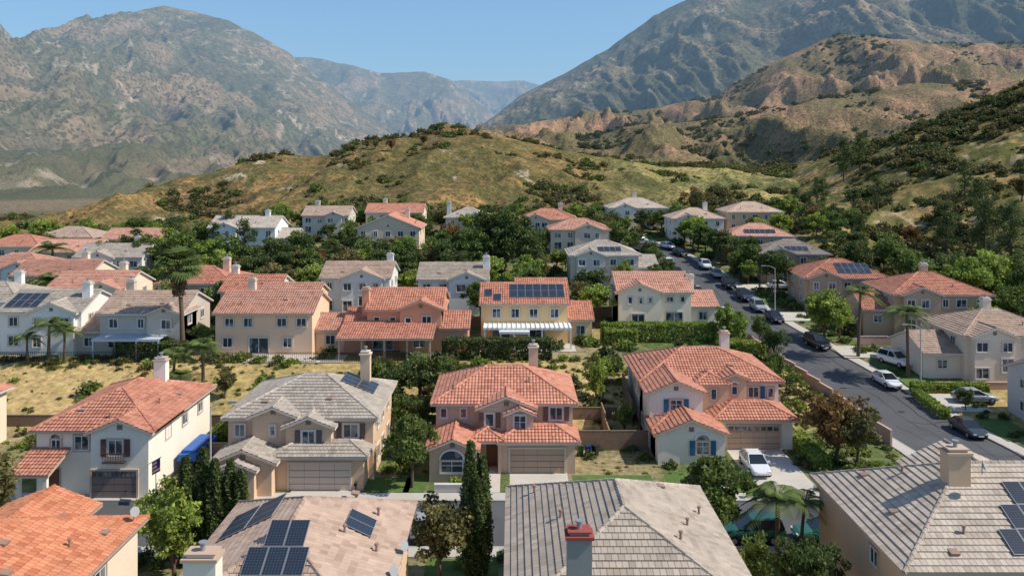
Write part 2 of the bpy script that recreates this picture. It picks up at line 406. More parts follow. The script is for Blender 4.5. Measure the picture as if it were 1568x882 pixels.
    def patio(s, x0, x1, y0, y1, z=2.6, col=(.72,.72,.70), posts=4, lattice=True):
        m = s.p('patio_cover', flat('patio_paint', col, .6, .04))
        m.box(x0, x1, y0, y1, z, z+.1)
        if lattice:
            for i in range(int((x1-x0)/.6)+1): m.box(x0+i*.6, x0+i*.6+.08, y0-.25, y1, z+.1, z+.22)
        m.box(x0, x1, y0, y0+.12, z-.18, z)
        for i in range(posts):
            x = x0+.1+(x1-x0-.3)*i/(posts-1); m.box(x, x+.16, y0+.02, y0+.18, -1, z-.18)
    def dish(s, x, y, z):
        m = s.p('satellite_dish', flat('dish_grey', (.32,.33,.34), .6)); m.tube((x, y, z-.5), (x, y, z), .03, .03, 6)
        m.tube((x, y-.02, z), (x+.12, y-.10, z+.06), .10, .30, 14)
    def done(s):
        E = empty(s.n, (s.ox, s.oy, s.z), s.rot)
        for k, (mb, m) in s.P.items():
            if mb.f: mkobj(k, mb, m, E)
        c, sn = math.cos(s.rot), math.sin(s.rot)
        for x0, x1, y0, y1 in s.rects:
            P = [(s.ox+x*c-y*sn, s.oy+x*sn+y*c) for x in (x0, x1) for y in (y0, y1)]
            RECTS.append((min(p[0] for p in P), max(p[0] for p in P), min(p[1] for p in P), max(p[1] for p in P)))
        return E
# ------------------------------------------------------------ HOUSES : street row (fronts)
WHT = (.72,.68,.63); TAN = (.56,.42,.31); TAUPE = (.50,.385,.31)
h = House('tan_stucco_house', -.7, 72.3, TAUPE, 'red', trim=(.6,.51,.43))
h.b(-6.2,6.2,0,9,5.5,'hip',p=.45); h.b(-2.2,2.6,-1.2,4,5.3,'gy',ov=.4); h.b(.2,2.6,-1.7,2,4.9,'gy',ov=.3)
h.b(-6.3,-2.4,-4.8,1,2.9,'gy',ov=.4); h.b(-.2,6.2,-2.9,.6,3.0,'hip',ov=.45); h.b(-2.9,-.2,-3.0,0,3.0,'hip',ov=.3,walls=False)
h.p('walls',h.wall).box(-.5,-.2,-3.0,-2.7,-1,3)
h.garage('F',-2.9,2.9,4.7,2.15,(.42,.31,.22)); h.door('F',-1.2,-1.1)
h.win('F',-4.8,-4.4,.8,1.9,1.0,arch=True,bars=True); h.win('F',0,-5.5,3.9,.6,.9,mid=False); h.win('F',0,-3.7,3.9,.6,.9,mid=False)
h.win('F',-1.2,-1.3,3.5,.8,1.2,sh=(.16,.1,.08),mid=False); h.win('F',-1.7,1.4,3.1,1.1,1.6,bars=True); h.win('F',0,4.7,3.7,1.2,1.2,sh=(.16,.1,.08))
for y in (2,5.5): h.win('R',6.2,y,3.6,1.1,1.1); h.win('L',-6.2,y,3.6,1.1,1.1)
h.chim(2.8,6.2,9.2,.9,.7); h.vents(0,[(2,2),(9,3)]); h.done()

h = House('beige_stucco_house', -18.1, 68.2, TAN, 'grey', trim=(.66,.56,.46))
h.b(-6.2,6.2,0,10.5,5.5,'hip'); h.b(-3.9,-.4,-.7,4,5.7,'gy',ov=.4); h.b(-.9,2.9,-1.3,4,5.0,'gy',ov=.4)
h.b(-6.1,-1.4,-3.6,.6,2.9,'gy',ov=.5); h.b(-5.5,-2.6,-4.3,-2,2.5,'gy',ov=.3); h.b(-1.4,5.8,-2.4,.4,3.1,'hip',ov=.5)
h.garage('F',-2.4,2.2,5.0,2.2,(.66,.54,.44)); h.door('F',-4.3,-4.0,1.5,2.2,(.1,.07,.05)); h.win('F',-1.3,1.0,3.4,1.1,1.15,sh=(.12,.1,.1)); h.win('F',0,4.3,3.5,1.3,1.2,sh=(.12,.1,.1))
h.win('F',-.7,-2.2,3.9,.5,.9,mid=False); h.win('F',0,-5.2,3.6,.9,1.1)
for y in (2.5,5,8): h.win('R',6.2,y,3.6,1.0,1.1); h.win('R',6.2,y,.9,1.2,1.2)
h.chim(4.2,7.5,9.2,.9,.8); h.solar(1,5.2,1.4,3,2); h.vents(0,[(3,2),(8.5,2.4)]); h.dish(6.3,1.5,4.6); h.done()

h = House('white_stucco_house', -33.6, 65.0, WHT, 'red', trim=(.5,.4,.33))
h.b(-5.2,4.2,0,12.5,5.5,'hip'); h.b(-.4,4.25,-.7,5,5.45,'gy',ov=.45); h.b(-5.2,-2.8,-2.8,1,2.9,'shed',ov=.4,p=.32,walls=False)
for x in (-5.1,-3.0): h.p('porch_posts',h.wall).box(x,x+.3,-2.9,-2.6,-1,2.7)
h.garage('F',-.7,1.5,3.6,2.2,(.2,.16,.15),lights=True); h.win('F',-.7,1.6,3.4,1.2,1.3,sh=(.12,.06,.05)); h.win('F',0,-3.6,3.5,.8,1.0,arch=True); h.win('F',0,-1.5,3.6,1.2,1.2); h.door('F',0,-3.8)
bal=h.p('balcony_rail',flat('iron',(.08,.05,.04),.5)) 
for i in range(9): bal.box(.75+i*.21,.78+i*.21,-1.15,-1.12,3.0,3.7)
bal.box(.7,2.5,-1.18,-1.09,3.7,3.76); bal.box(.7,2.5,-1.18,-.7,2.93,3.0)
for y in (3,6.5,10): h.win('R',4.2,y,3.6,1.0,1.0)
fl=h.p('flag_pole',FRAME); fl.tube((4.2,-.72,2.7),(6.0,-2.2,3.9),.03,.03,6)
def fp(a,b): return (4.75+1.1*a, -1.2-.95*a+.06*math.sin(6*a), 3.05+.75*a-b*1.05)
for i in range(7):
    for j in range(5):
        if i < 4 and j >= 3: k_,c_='flag_blue',(.03,.05,.22)
        elif i%2==0: k_,c_='flag_red',(.55,.05,.06)
        else: k_,c_='flag_white',(.8,.8,.8)
        h.p(k_,flat(k_,c_)).poly([fp(j/5,i/7),fp((j+1)/5,i/7),fp((j+1)/5,(i+1)/7),fp(j/5,(i+1)/7)])
tp=h.p('tarp',flat('blue_tarp',(.03,.12,.4),.5)); tp.box(4.6,6.2,4,9,1.2,1.75); tp.box(4.8,6.0,4.4,8.6,1.75,2.0)
h.chim(.8,9.5,8.9,1.1,.8); h.vents(0,[(3,2.4),(6,1.6)]); h.vents(1,[(5,2),(8,1.4)]); h.done()

h = House('cream_stucco_house', 19.7, 75.2, (.64,.61,.57), 'red', trim=(.56,.38,.28))
BL=(.02,.12,.22); PK=(.56,.40,.29)
h.b(-6.7,6.8,4,14,5.6,'hip'); h.b(-6.7,-1.7,0,6,5.5,'gy',ov=.45); h.b(-1.7,1.3,2.6,6,5.6,'hip',ov=.4,wall=PK); h.b(1.0,3.4,3.2,7,5.9,'gy',ov=.35,wall=PK)
h.b(-6.6,-.6,-3.8,.4,2.9,'gy',ov=.45); h.b(-6.6,-3.0,-2.4,.4,3.0,'hip',ov=.45); h.b(-.4,6.8,0,4.4,3.1,'hip',ov=.5)
h.garage('F',0,3.1,4.9,2.25,(.46,.32,.23),lights=True); h.win('F',0,-4.2,3.5,1.2,1.2,sh=BL,bars=True); h.win('F',-3.8,-2.6,.9,1.2,1.2,sh=BL,arch=True,bars=True)
h.win('F',3.2,2.2,4.2,.6,.9,arch=True,mid=False); h.win('F',4,4.3,3.7,1.1,1.1,sh=BL); h.win('F',2.6,0,3.9,.6,1.1,mid=False); h.win('F',4,6,3.7,.6,1.0,mid=False)
for y in (6,9,12): h.win('L',-6.7,y,3.6,1.0,1.1); h.win('L',-6.7,y-2,.9,1.1,1.2)
h.chim(3.0,10,9.1,.9,.8); h.vents(0,[(3,2),(9.5,2.5),(7,1)]); h.vents(3,[(4,1.5)]); h.done()
# ------------------------------------------------------------ foreground row
h = House('orange_roof_house', -30.2, 36, (.66,.58,.5), 'orange', trim=(.4,.3,.24))
h.b(-8,7.4,0,12.5,5.5,'hip',ov=.5); h.b(-1.5,3.6,8,14.5,5.5,'gy',p=.38)
h.vents(0,[(5,3),(9,2),(12,3.2),(7.5,4.5),(11,1)]); h.vents(1,[(4,3),(8,2),(6,4.5),(10,1)]); h.vents(2,[(4,2)])
for y in (3,8): h.win('R',7.4,y,3.5,1.2,1.1)
h.dish(7.5,11.8,6.1); h.done()
h = House('tan_roof_house', -11.8, 36.2, (.6,.46,.35), 'tan', trim=(.5,.36,.27))
i=h.b(-5.2,5.2,0,14.4,5.5,'hip',p=.47,ov=.5)
h.solar(0,4.2,1.9,3,2); h.solar(0,4.9,5.2,2,1) ; h.solar(1,8.6,2.0,2,1); h.solar(3,3.5,1.2,3,1); h.solar(3,3.5,2.95,3,1)
h.vents(1,[(8,3.4),(11.5,2),(12.5,3.6),(7.6,1.4)]); h.vents(0,[(2,1)])
h.chim(-2.6,.9,9.0,1.5,.9,col=(.62,.6,.56)); h.dish(5.5,5.6,5.6); h.dish(5.7,8.2,5.7); h.win('R',5.2,5,3.4,1.2,1.1); h.win('R',5.2,10,3.4,1.2,1.1); h.done()
h = House('beige_roof_house', 6.1, 37.4, (.6,.47,.36), 'beige', trim=(.55,.44,.35))
h.b(-6.0,6.0,0,15.6,5.5,'hip',p=.47,ov=.5)
h.vents(1,[(8,3),(11,1.5),(12.5,3.5),(5.5,4)]); h.vents(0,[(3,1.2),(9,1.5)]); h.vents(3,[(3,2),(8,3.5)])
h.chim(-2.9,.6,9.6,1.15,.9,capc=(.30,.07,.055),col=(.22,.23,.25)); h.win('R',6,6,3.4,1.2,1.1); h.win('R',6,10,3.4,1.2,1.1); h.win('L',-6,10,3.4,1.2,1.1); h.done()
h = House('grey_roof_house', 28.5, 42.8, (.50,.37,.27), 'beige', trim=(.5,.38,.3))
h.b(-7.2,10,0,12.4,5.5,'hip',p=.5,ov=.5); h.b(0,6,9,15,5.5,'gy',p=.45)
h.solar(0,6.4,1.0,8,1); h.solar(0,7.4,2.65,6,1); h.solar(0,8.4,4.3,4,1)
h.vents(0,[(3,1),(4.4,2.4)]); h.vents(3,[(3,2.5),(8,2),(5,4.5)])
h.chim(-1.9,5.0,10.0,1.3,1.0); h.dish(-1.0,3.8,9.3)
for a in (-5,-1.5,3): h.win('F',0,a,3.4,1.3,1.2)
h.win('L',-7.2,4,3.4,1.0,1.0); h.done()
# ------------------------------------------------------------ second row (backs)
PEACH=(.68,.49,.36)
h = House('peach_stucco_house', -30.3, 97.2, PEACH, 'pink', trim=(.6,.47,.38))
h.b(-5.9,5.9,0,9,5.3,'gx',ov=.5); h.b(5.9,10,1.5,8,2.9,'gx',ov=.4); h.b(-3,4.6,7,14,5.9,'gx',p=.38)
for a in (-4.2,-1.9,2.2,4.6): h.win('F',0,a,3.4,1.1 if a<0 else 1.2,1.1)
h.win('F',0,-4.4,.9,1.2,1.2); h.win('F',0,-.6,.1,2.4,2.0); h.win('F',0,2.9,.9,1.1,1.2); h.win('R',5.9,4.5,3.5,.8,.9); h.win('F',1.5,7.8,.9,1.2,1.2)
h.chim(-3.2,5.6,8.6,.9,.8,col=(.55,.5,.45)); h.vents(0,[(3,2),(8,3)]); h.done()
h = House('terracotta_stucco_house', -14.5, 97.5, (.56,.29,.195), 'red', trim=(.56,.38,.29))
h.b(-3.6,5.7,2,11,5.3,'gx'); h.b(.6,5.7,1.4,8,5.35,'gy',ov=.45); h.b(-6.3,-3.6,1,9,3.2,'gx'); h.b(5.7,9,1.5,8,3.1,'gx')
i=h.b(-6.3,4.9,-2.9,2.0,2.6,'shed',p=.22,ov=.2,walls=False)
for x in (-6.2,-3.5,-.8,1.9,4.6): h.p('patio_posts',h.trim).box(x,x+.22,-2.8,-2.58,-1,2.5)
for a in (-2.4,-.4,1.6): h.win('F',2 if a<.5 else 1.4,a,3.5,.75,.7,mid=False)
h.win('F',1.4,3.9,3.3,1.2,1.1); h.win('F',2,-1.6,.1,2.6,2.0); h.win('F',1.4,3,.5,1.6,1.6); h.win('F',1.5,7.3,1,1,1)
h.chim(-4.0,3.5,7.7,.9,.8); h.win('R',5.7,5,3.5,.8,1); h.done()
h = House('yellow_stucco_house', 1.6, 103, (.66,.48,.27), 'red', trim=(.64,.54,.42))
h.b(-5.6,5.6,0,9.2,5.3,'gx'); h.b(-1,5.8,5,11,6.2,'gx',p=.35); h.b(5.6,8.8,.6,8,3.2,'gx')
h.solar(0,.7,1.9,1,1); h.solar(0,4.0,1.6,7,2); h.solar(0,1.9,.8,1,1)
for a in (-3.6,-1.2,1.2,3.9): h.win('F',0,a,3.3,1.1,1.2)
h.win('F',0,-3.0,.1,2.4,2); h.win('F',0,1.5,.5,2.2,1.6); h.win('F',.6,7.3,1,1.2,1.2)
h.patio(-5.2,5.9,-3.2,-.02,2.55); h.patio(-3.2,.6,-4.3,-3.3,2.3,(.3,.28,.27),3,False); h.done()
h = House('cream_gable_house', 20.2, 112, (.68,.62,.53), 'pink', trim=(.6,.5,.42))
h.b(-5.3,5,0,10,5.2,'gx'); h.b(-5.3,.6,-.8,6,5.2,'gy',ov=.5); h.b(5,8.8,.6,8,3.1,'gx')
h.win('F',-.8,-3.7,3.5,.6,1,mid=False); h.win('F',-.8,-2.2,3.5,.5,.9,mid=False); h.win('F',-.8,-.9,3.6,.5,.8,mid=False); h.win('F',0,2.0,3.6,1,.8); h.win('F',0,3.8,3.6,.6,.8,mid=False)
h.win('F',0,2.6,.6,2.4,1.6); h.win('F',-.8,-2.6,.6,1.8,1.5); h.win('F',.6,6.8,1,1.2,1.2); h.chim(5.6,4,7.0,1.2,.9); h.win('L',-5.3,4,3.5,1,1); h.done()
# ------------------------------------------------------------ generic houses
def gen(name, x, y, w, d, wall, roof, kind='hip', rot=0, st=2, gab=None, wing=None, sol=None, ch=None, patio=False, det=None, trim=(.6,.55,.5), gar=False):
    det = (y < 150) if det is None else det
    h = House(name, x, y, wall, roof, rot, det, trim)
    zw = 5.3 if st == 2 else 3.0
    i0 = h.b(-w/2, w/2, 0, d, zw, kind, p=.4)
    for q in (gab or []): h.b(q[0], q[1], -q[2], d*.5, zw-(q[3] if len(q) > 3 else .05), 'gy', ov=.45)
    if wing:
        if wing > 0: h.b(w/2, w/2+wing, .8, d-1, 3.0, 'gx'); h.win('F', .8, w/2+wing/2, .9, 1.2, 1.1)
        else: h.b(-w/2+wing, -w/2, .8, d-1, 3.0, 'gx'); h.win('F', .8, -w/2+wing/2, .9, 1.2, 1.1)
    def fy(a):
        y = 0
        for q in (gab or []):
            if q[0] < a < q[1]: y = -q[2]
        return y
    n = int(w/2.6); R = random.Random(int(x*13+y))
    for i in range(n):
        a = -w/2+w*(i+.5)/n
        for q in (gab or []):
            for e in (q[0], q[1]):
                if abs(a-e) < .85: a = e+(.95 if a > e else -.95)
        ww = R.choice([.8, 1.2, 1.4, 1.1])
        if st == 2: h.win('F', fy(a), a, 3.3, ww, 1.15)
        if gar and i == n//2: continue
        if R.random() < .75: h.win('F', fy(a), a, R.choice([.9, .15, .9]), ww+.2, 1.25 if R.random() < .6 else 1.6)
    if gar: h.garage('F', fy(0), 0, 4.6, 2.2, (.6,.55,.48))
    for yy in (d*.25, d*.7):
        if st == 2: h.win('R', w/2, yy, 3.4, 1.1, 1.1); h.win('L', -w/2, yy, 3.4, 1.1, 1.1)
        if not wing: h.win('R', w/2, yy, 1.0, 1.1, 1.1); h.win('L', -w/2, yy, 1.0, 1.1, 1.1)
    if ch: h.chim(ch[0], ch[1], zw+d*.2+1.3, 1.0, .8)
    if sol: h.solar(i0+sol[0], *sol[1:])
    if patio: h.patio(-w/2+.5, w/2-1.5, -3, -.02, 2.5, (.45,.5,.56), 4, False)
    h.vents(i0, [(w*.3, 1.8), (w*.7, 2.2)])
    h.done()
GW=(.62,.63,.64); CR=(.66,.58,.48); BR=(.42,.31,.235); LG=(.5,.5,.49)
gen('grey_stucco_house',-45.2,97,10,9,(.46,.42,.39),'tan','gx',wing=-3.5,gab=[(1,5,.6)],ch=(-4,6),patio=True)
gen('white_gable_house',-58,98,10,9,(.70,.71,.72),'grey','gx',gab=[(-1,4.5,.8)],wing=3.5,ch=(4.2,3),sol=(0,.5,1,4,2))
gen('white_stucco_house',-70,104,11,9,(.68,.68,.69),'grey','hip',ch=(2,6))
gen('red_roof_house',-61,114,11,9,CR,'pink','gx',gab=[(0,5,.8)],ch=(3,5))
gen('tan_stucco_house',-47,118,11,9,TAN,'red','hip',ch=(3,5))
gen('red_roof_house',-72,124,12,9,CR,'pink','gx',ch=(3,5))
gen('white_stucco_house',-84,132,12,9,GW,'pink','hip',gab=[(0,5,.8)])
gen('white_gable_house',-72,142,12,9,GW,'grey','gx',gab=[(-4,1,.8)],ch=(3,5))
gen('red_roof_house',-86,152,12,9,CR,'pink','gx')
gen('red_roof_house',-101,160,12,9,CR,'red','hip')
gen('red_roof_house',-82,172,13,9,TAN,'pink','gx')
gen('tan_stucco_house',-99,176,12,9,TAN,'tan','hip')
gen('red_roof_house',-37,112,8,8,CR,'red','gx',ch=(-3.6,5))
gen('white_gable_house',-24,122,10.5,9,(.6,.63,.66),'tan','gx',gab=[(-2,4.2,.8)],ch=(4.6,5))
gen('white_gable_house',-9,121,10.5,9,(.66,.69,.72),'beige','gx',gab=[(-.5,4.8,.8)],ch=(5,3),wing=None)
gen('grey_stucco_house',16.4,141,12,10,(.46,.46,.45),'grey','hip',wing=3.5,sol=(0,5.5,1.4,4,1),gab=[(-5,0,.7)],trim=(.7,.7,.68))
gen('white_gable_house',-57,168,14,10,(.64,.68,.71),'grey','gx',gab=[(-6,-1,.8)],wing=4,ch=(4,5))
gen('grey_stucco_house',-44.5,190,11,9,(.49,.46,.44),'tan','gx',ch=(-3,5),gab=[(0,4,.7)])
gen('tan_stucco_house',-26,167,13,11,(.6,.49,.39),'red','gy',ch=(3,8))
gen('red_roof_house',-29,196,14,9,CR,'red','gx',ch=(-3,5))
gen('grey_stucco_house',-10.5,186,10,10,(.56,.56,.55),'grey','hip',gab=[(-.5,4.5,.8)],ch=(-4.6,5))
gen('red_roof_house',8.4,182,13,10,(.5,.43,.37),'red','hip',gab=[(-6,0,.8)],ch=(3,6))
gen('tan_stucco_house',14,165,12,9,(.53,.46,.4),'pink','hip',gab=[(-1,4.5,.8)])
gen('cream_stucco_house',33,208,15,11,(.66,.63,.58),'beige','hip',gab=[(-6,-1,.8)],ch=(0,7))
gen('white_stucco_house',43.5,186,12,10,(.66,.63,.59),'tan','hip',gab=[(-5,0,.8)],ch=(3,6))
gen('tan_stucco_house',58,190,13,10,TAN,'tan','hip')
gen('brown_stucco_house',50.5,162,13,10,BR,'pink','hip',sol=(0,4,1.2,6,1),rot=-8)
gen('brown_stucco_house',51.5,145,12,10,(.33,.27,.22),'dark','hip',sol=(0,5,1.2,4,1),gab=[(-5,0,.8)],rot=-8)
gen('brown_stucco_house',53.5,127,13,11,(.42,.31,.23),'red','hip',sol=(0,6,1.5,5,2),gab=[(-6,-1,.8)],wing=None,rot=-5)
gen('brown_stucco_house',60.5,112,13,11,(.46,.34,.25),'red','hip',gab=[(-5.5,-.5,.8)],ch=(0,6),wing=-4,rot=-4)
gen('white_stucco_house',60.0,95,12,10,(.6,.54,.49),'tan','hip',gab=[(-5.4,-.6,1.0)],wing=-4.5,ch=(0,6),gar=False)
gen('grey_stucco_house',59.5,77,12,9,(.5,.49,.49),'grey','gx',gab=[(-5.4,-1,1.0)])
gen('orange_roof_house',-55.5,67,12,11,CR,'red','hip')
# ------------------------------------------------------------ roads, pavements
ASPH = flat('asphalt', (.085,.088,.095), .9, .28, .25, bump=.01, fine=14)
CONC = flat('concrete', (.46,.43,.39), .9, .12, .6); CONC2 = flat('driveway_concrete', (.50,.46,.41), .9, .18, .5)
def ribbon(name, cl, o0, o1, dz, mat, parent=None, side=None):
    mb = MB(); prev = None
    for i, (x, y) in enumerate(cl):
        a = cl[max(0, i-1)]; b = cl[min(len(cl)-1, i+1)]; d = Vector((b[0]-a[0], b[1]-a[1])).normalized(); n = Vector((d.y, -d.x))
        z = G(x, y)+dz
        L = (x+n.x*o0, y+n.y*o0, z); Rr = (x+n.x*o1, y+n.y*o1, z)
        if prev:
            mb.poly([prev[0], prev[1], Rr, L])
            if side:
                for q, w in ((0, L), (1, Rr)):
                    mb.poly([prev[q], w, (w[0], w[1], w[2]-side), (prev[q][0], prev[q][1], prev[q][2]-side)])
        prev = (L, Rr)
    return mkobj(name, mb, mat, parent)
s1 = [(x, 60.) for x in np.arange(-125, 42.6, 1.5)]
s2 = [(float(roadx(y)), float(y)) for y in np.arange(34, 205, 1.2)]
ribbon('road', s1, -3.8, 3.8, -.13, ASPH); ribbon('road', s2, -4.6, 4.6, -.126, ASPH)
KERB = flat('kerb_concrete', (.38,.36,.33), .9)
for (cl, a) in ((([p for p in s1 if p[0] < 37.5]), 3.8), ([p for p in s2 if p[1] > 65], 4.6)):
    for sg in (-1, 1):
        ribbon('kerb', cl, sg*a, sg*(a+.18), .012, KERB, side=.2); ribbon('sidewalk', cl, sg*(a+.18), sg*(a+1.5), .008, CONC, side=.2)
TAR = flat('tar_seal', (.035,.035,.037), .8)
def crack(pts, w=.04):
    mb = MB()
    for (x0, y0), (x1, y1) in zip(pts[:-1], pts[1:]):
        d = Vector((x1-x0, y1-y0)).normalized(); n = Vector((d.y, -d.x))*w; za, zb = G(x0, y0)-.121, G(x1, y1)-.121
        mb.poly([(x0-n.x, y0-n.y, za), (x0+n.x, y0+n.y, za), (x1+n.x, y1+n.y, zb), (x1-n.x, y1-n.y, zb)])
    mkobj('tar_seam', mb, TAR)
for off in (-1.9, .1, 2.2): crack([(float(roadx(y))+off+.25*math.sin(y*.5+off*3)+.1*math.sin(y*1.9), float(y)) for y in np.arange(66, 150, 1.2)])
for yy in (74, 83, 97, 112, 127): crack([(float(roadx(yy))-4.4+k*.8, yy+.35*math.sin(k*1.3+yy)) for k in range(12)], .04)
def patch(name, x0, x1, y0, y1, mat, dz=.02, st=1.0):
    mb = MB(); nx = max(1, int((x1-x0)/st)); ny = max(1, int((y1-y0)/st))
    xs = np.linspace(x0, x1, nx+1); ys = np.linspace(y0, y1, ny+1); XX, YY = np.meshgrid(xs, ys); Z = Gfull(XX.ravel(), YY.ravel())[0].reshape(XX.shape)+dz
    for j in range(ny):
        for i in range(nx):
            mb.poly([(xs[i],ys[j],Z[j,i]),(xs[i+1],ys[j],Z[j,i+1]),(xs[i+1],ys[j+1],Z[j+1,i+1]),(xs[i],ys[j+1],Z[j+1,i])])
    return mkobj(name, mb, mat)
LAWN = flat('lawn_grass', (.085,.145,.035), .95, .5, 1.1, bump=.03, fine=25)
for q in ((-18.2,-13.2,63.9,65.9),(-.2,4.8,63.9,69.5),(20.2,25.4,63.9,75.2),(-33.8,-30,63.9,64.5),(13,16.5,52.5,56.1)): patch('driveway', *q, CONC2, .02)
for q in ((-9,-7.2,65.4,69),(-12.9,-8.5,65.4,68.5),(-6.9,-1.5,65.4,67.3),(-25,-19.6,65.4,67.2),(5.2,12,65.4,69),(13.2,20,65.4,69.8),(26,35.5,66,72),(13.8,18,51,54.5),(-5.8,-.9,50,54.4)): patch('lawn', *q, LAWN, .012)
patch('front_path', -2.0,-1.0,65.3,71.0, CONC2, .03); patch('front_path', 17.5,18.4,65.3,71.6, CONC2, .03)
for yy in (72,88,106,124,142): patch('driveway', roadx(yy)+4.7, roadx(yy)+10.5, yy-2.6, yy+2.6, CONC2, .06)
for yy in (66,80.5,96,99.5,115,133): patch('lawn', roadx(yy)+6.2, roadx(yy)+10, yy-3.2, yy+3.2, LAWN, .05)
patch('patio_paving', -36,-20, 93.6, 97.2, CONC2, .06); patch('patio_paving', -4,8, 98.8,103, CONC2,.06)
MK = flat('manhole_iron', (.05,.05,.05), .6)
mb = MB() 
for (x, y) in ((-3,60.5),(24,59.2),(42,86),(37,118)): mb.tube((x,y,G(x,y)-.13),(x,y,G(x,y)-.11),.38,.38,16)
mkobj('manhole_cover', mb, MK)
# ------------------------------------------------------------ walls & fences
def wallrun(name, pts, hgt, th, mat, capm=None, dz=0):
    mb = MB(); cb = MB()
    for (x0, y0), (x1, y1) in zip(pts[:-1], pts[1:]):
        L = math.hypot(x1-x0, y1-y0); n = max(1, int(L/2.4)); dx, dy = (x1-x0)/L, (y1-y0)/L; nx, ny = -dy*th/2, dx*th/2
        for i in range(n):
            ax, ay = x0+(x1-x0)*i/n, y0+(y1-y0)*i/n; bx, by = x0+(x1-x0)*(i+1)/n, y0+(y1-y0)*(i+1)/n
            za = max(G(ax, ay), G(bx, by))+dz
            for m, e, z0, z1 in ((mb, 0, za-1.6, za+hgt), (cb, .04, za+hgt, za+hgt+.07)):
                ex, ey = nx*(1+e*8), ny*(1+e*8)
                q = [(ax+ex, ay+ey), (ax-ex, ay-ey), (bx-ex, by-ey), (bx+ex, by+ey)]
                m.poly([(*c, z1) for c in q])
                for k in range(4): a, b = q[k], q[(k+1) % 4]; m.poly([(*a, z0), (*b, z0), (*b, z1), (*a, z1)])
    E = empty(name, (0, 0, 0)); mkobj('wall_body', mb, mat, E); mkobj('wall_cap', cb, capm or mat, E)
PINKW = flat('pink_block', (.50,.33,.27), .9, .12, .8); WOOD = flat('fence_wood', (.24,.17,.12), .9, .25, 2)
TANW = flat('tan_block', (.36,.28,.21), .9, .15, .8)
wallrun('block_wall', [(36.2,76),(34.8,90),(32.8,104),(30.8,118)], 1.5, .2, PINKW)
wallrun('wooden_fence', [(12.2,81),(12.2,88)], 1.6, .12, WOOD); wallrun('wooden_fence', [(27.6,79),(27.6,88)], 1.6, .12, WOOD)
wallrun('wooden_fence', [(-60,81),(-6,81)], 1.1, .12, WOOD); wallrun('wooden_fence', [(-6,82.2),(12,82.2)], 1.2, .12, WOOD)
wallrun('block_wall', [(-28.8,72),(-24.6,72)], 1.7, .15, TANW); wallrun('block_wall', [(-11.6,74),(-7.2,74)], 1.7, .15, TANW)
wallrun('wooden_fence', [(5.6,75),(12.8,75)], 1.8, .1, WOOD); wallrun('wooden_fence', [(9.2,75),(9.2,82)], 1.8, .1, WOOD)
wallrun('wooden_fence', [(-19.5,108),(-19.5,118)], 1.8, .1, WOOD); wallrun('wooden_fence', [(-38,109),(-4,112)], 1.6, .1, WOOD); wallrun('wooden_fence', [(10,118),(30,122)], 1.6, .1, WOOD)
wallrun('block_wall', [(-20,200),(20,214)], 1.5, .2, TANW); wallrun('block_wall', [(-40,162),(-15,163)], 1.6, .2, flat('brick_red',(.3,.07,.05))); wallrun('block_wall', [(-80,158),(-46,160)], 1.6, .2, TANW)
wallrun('block_wall', [(49,92.2),(66,92)], .8, .2, PINKW); wallrun('block_wall', [(47.5,109),(54,109)], 1.2, .2, PINKW)
wallrun('garden_wall', [(-6.4,65.5),(-2.4,65.5)], .6, .25, flat('white_block',(.6,.58,.54)))
def ironfence(x0, x1, y):
    mb = MB(); x = x0; z = G((x0+x1)/2, y)
    while x < x1:
        mb.box(x, x+.03, y, y+.03, z-.3, z+1.3); x += .22
    mb.box(x0, x1, y-.01, y+.04, z+1.2, z+1.25); mb.box(x0, x1, y-.01, y+.04, z+.2, z+.25)
    mkobj('iron_fence', mb, flat('iron_black', (.04,.04,.04), .5))
ironfence(-62,-39.5,93.8); ironfence(-39,-23,93.6); ironfence(-22.5,-8.5,93.6)
# ------------------------------------------------------------ ground sheet
nc = 1150
th = np.linspace(-math.radians(62), math.radians(62), nc)
rr = np.concatenate([10*np.exp(np.linspace(0, math.log(23), 400, endpoint=False)), 230*np.exp(np.linspace(0, math.log(1200/230), 250, endpoint=False)),
                     1200*np.exp(np.linspace(0, math.log(4700/1200), 460, endpoint=False)), np.linspace(4700, 9700, 120)]); nr = len(rr)
TH, RR = np.meshgrid(th, rr); X = (RR*np.sin(TH)).ravel(); Y = (RR*np.cos(TH)).ravel()
Zt, IDX, NN = Gfull(X, Y)
d2 = np.abs(X-roadx(Y)); m2 = (1-sst(5.9, 6.3, d2))*(Y < 206); m1 = (1-sst(5.0, 5.4, np.abs(Y-60)))*(1-sst(42, 43, X))
Zt = Zt-.4*np.maximum(m1, m2)
def C3(*c): return np.array(c)
def lerp(a, b, t): return a*(1-t[:, None])+b*t[:, None]
f1 = fbm(X/14, Y/14, 4, 50)*.5+.5; f2 = fbm(X/60, Y/60, 4, 60)*.5+.5; f3 = fbm(X/300, Y/300, 5, 70)*.5+.5; f4 = fbm(X/5, Y/5, 3, 80)*.5+.5
o = np.ones((len(X), 3))
near = lerp(o*C3(.27,.22,.12), o*C3(.11,.14,.05), sst(.38, .54, f1)); near = lerp(near, o*C3(.36,.29,.19), sst(.55,.7,f4)*.5)
slope = lerp(o*C3(.44,.32,.145), o*C3(.32,.25,.10), sst(.4, .65, f1)); near = lerp(near, slope, sst(79,82,Y)*(1-sst(93,97,Y)))
hill1 = lerp(o*C3(.40,.245,.10), o*C3(.17,.14,.055), sst(.34, .56, f2*.5+f1*.5)); hill1 = lerp(hill1, o*C3(.24,.14,.085), sst(.12,-.2,NN)*.75)
hill1 = lerp(hill1, o*C3(.58,.46,.34), sst(.68,.74,f1)*.8); hill1 = lerp(hill1, o*C3(.10,.10,.04), sst(.48,.60,f4)*.6)
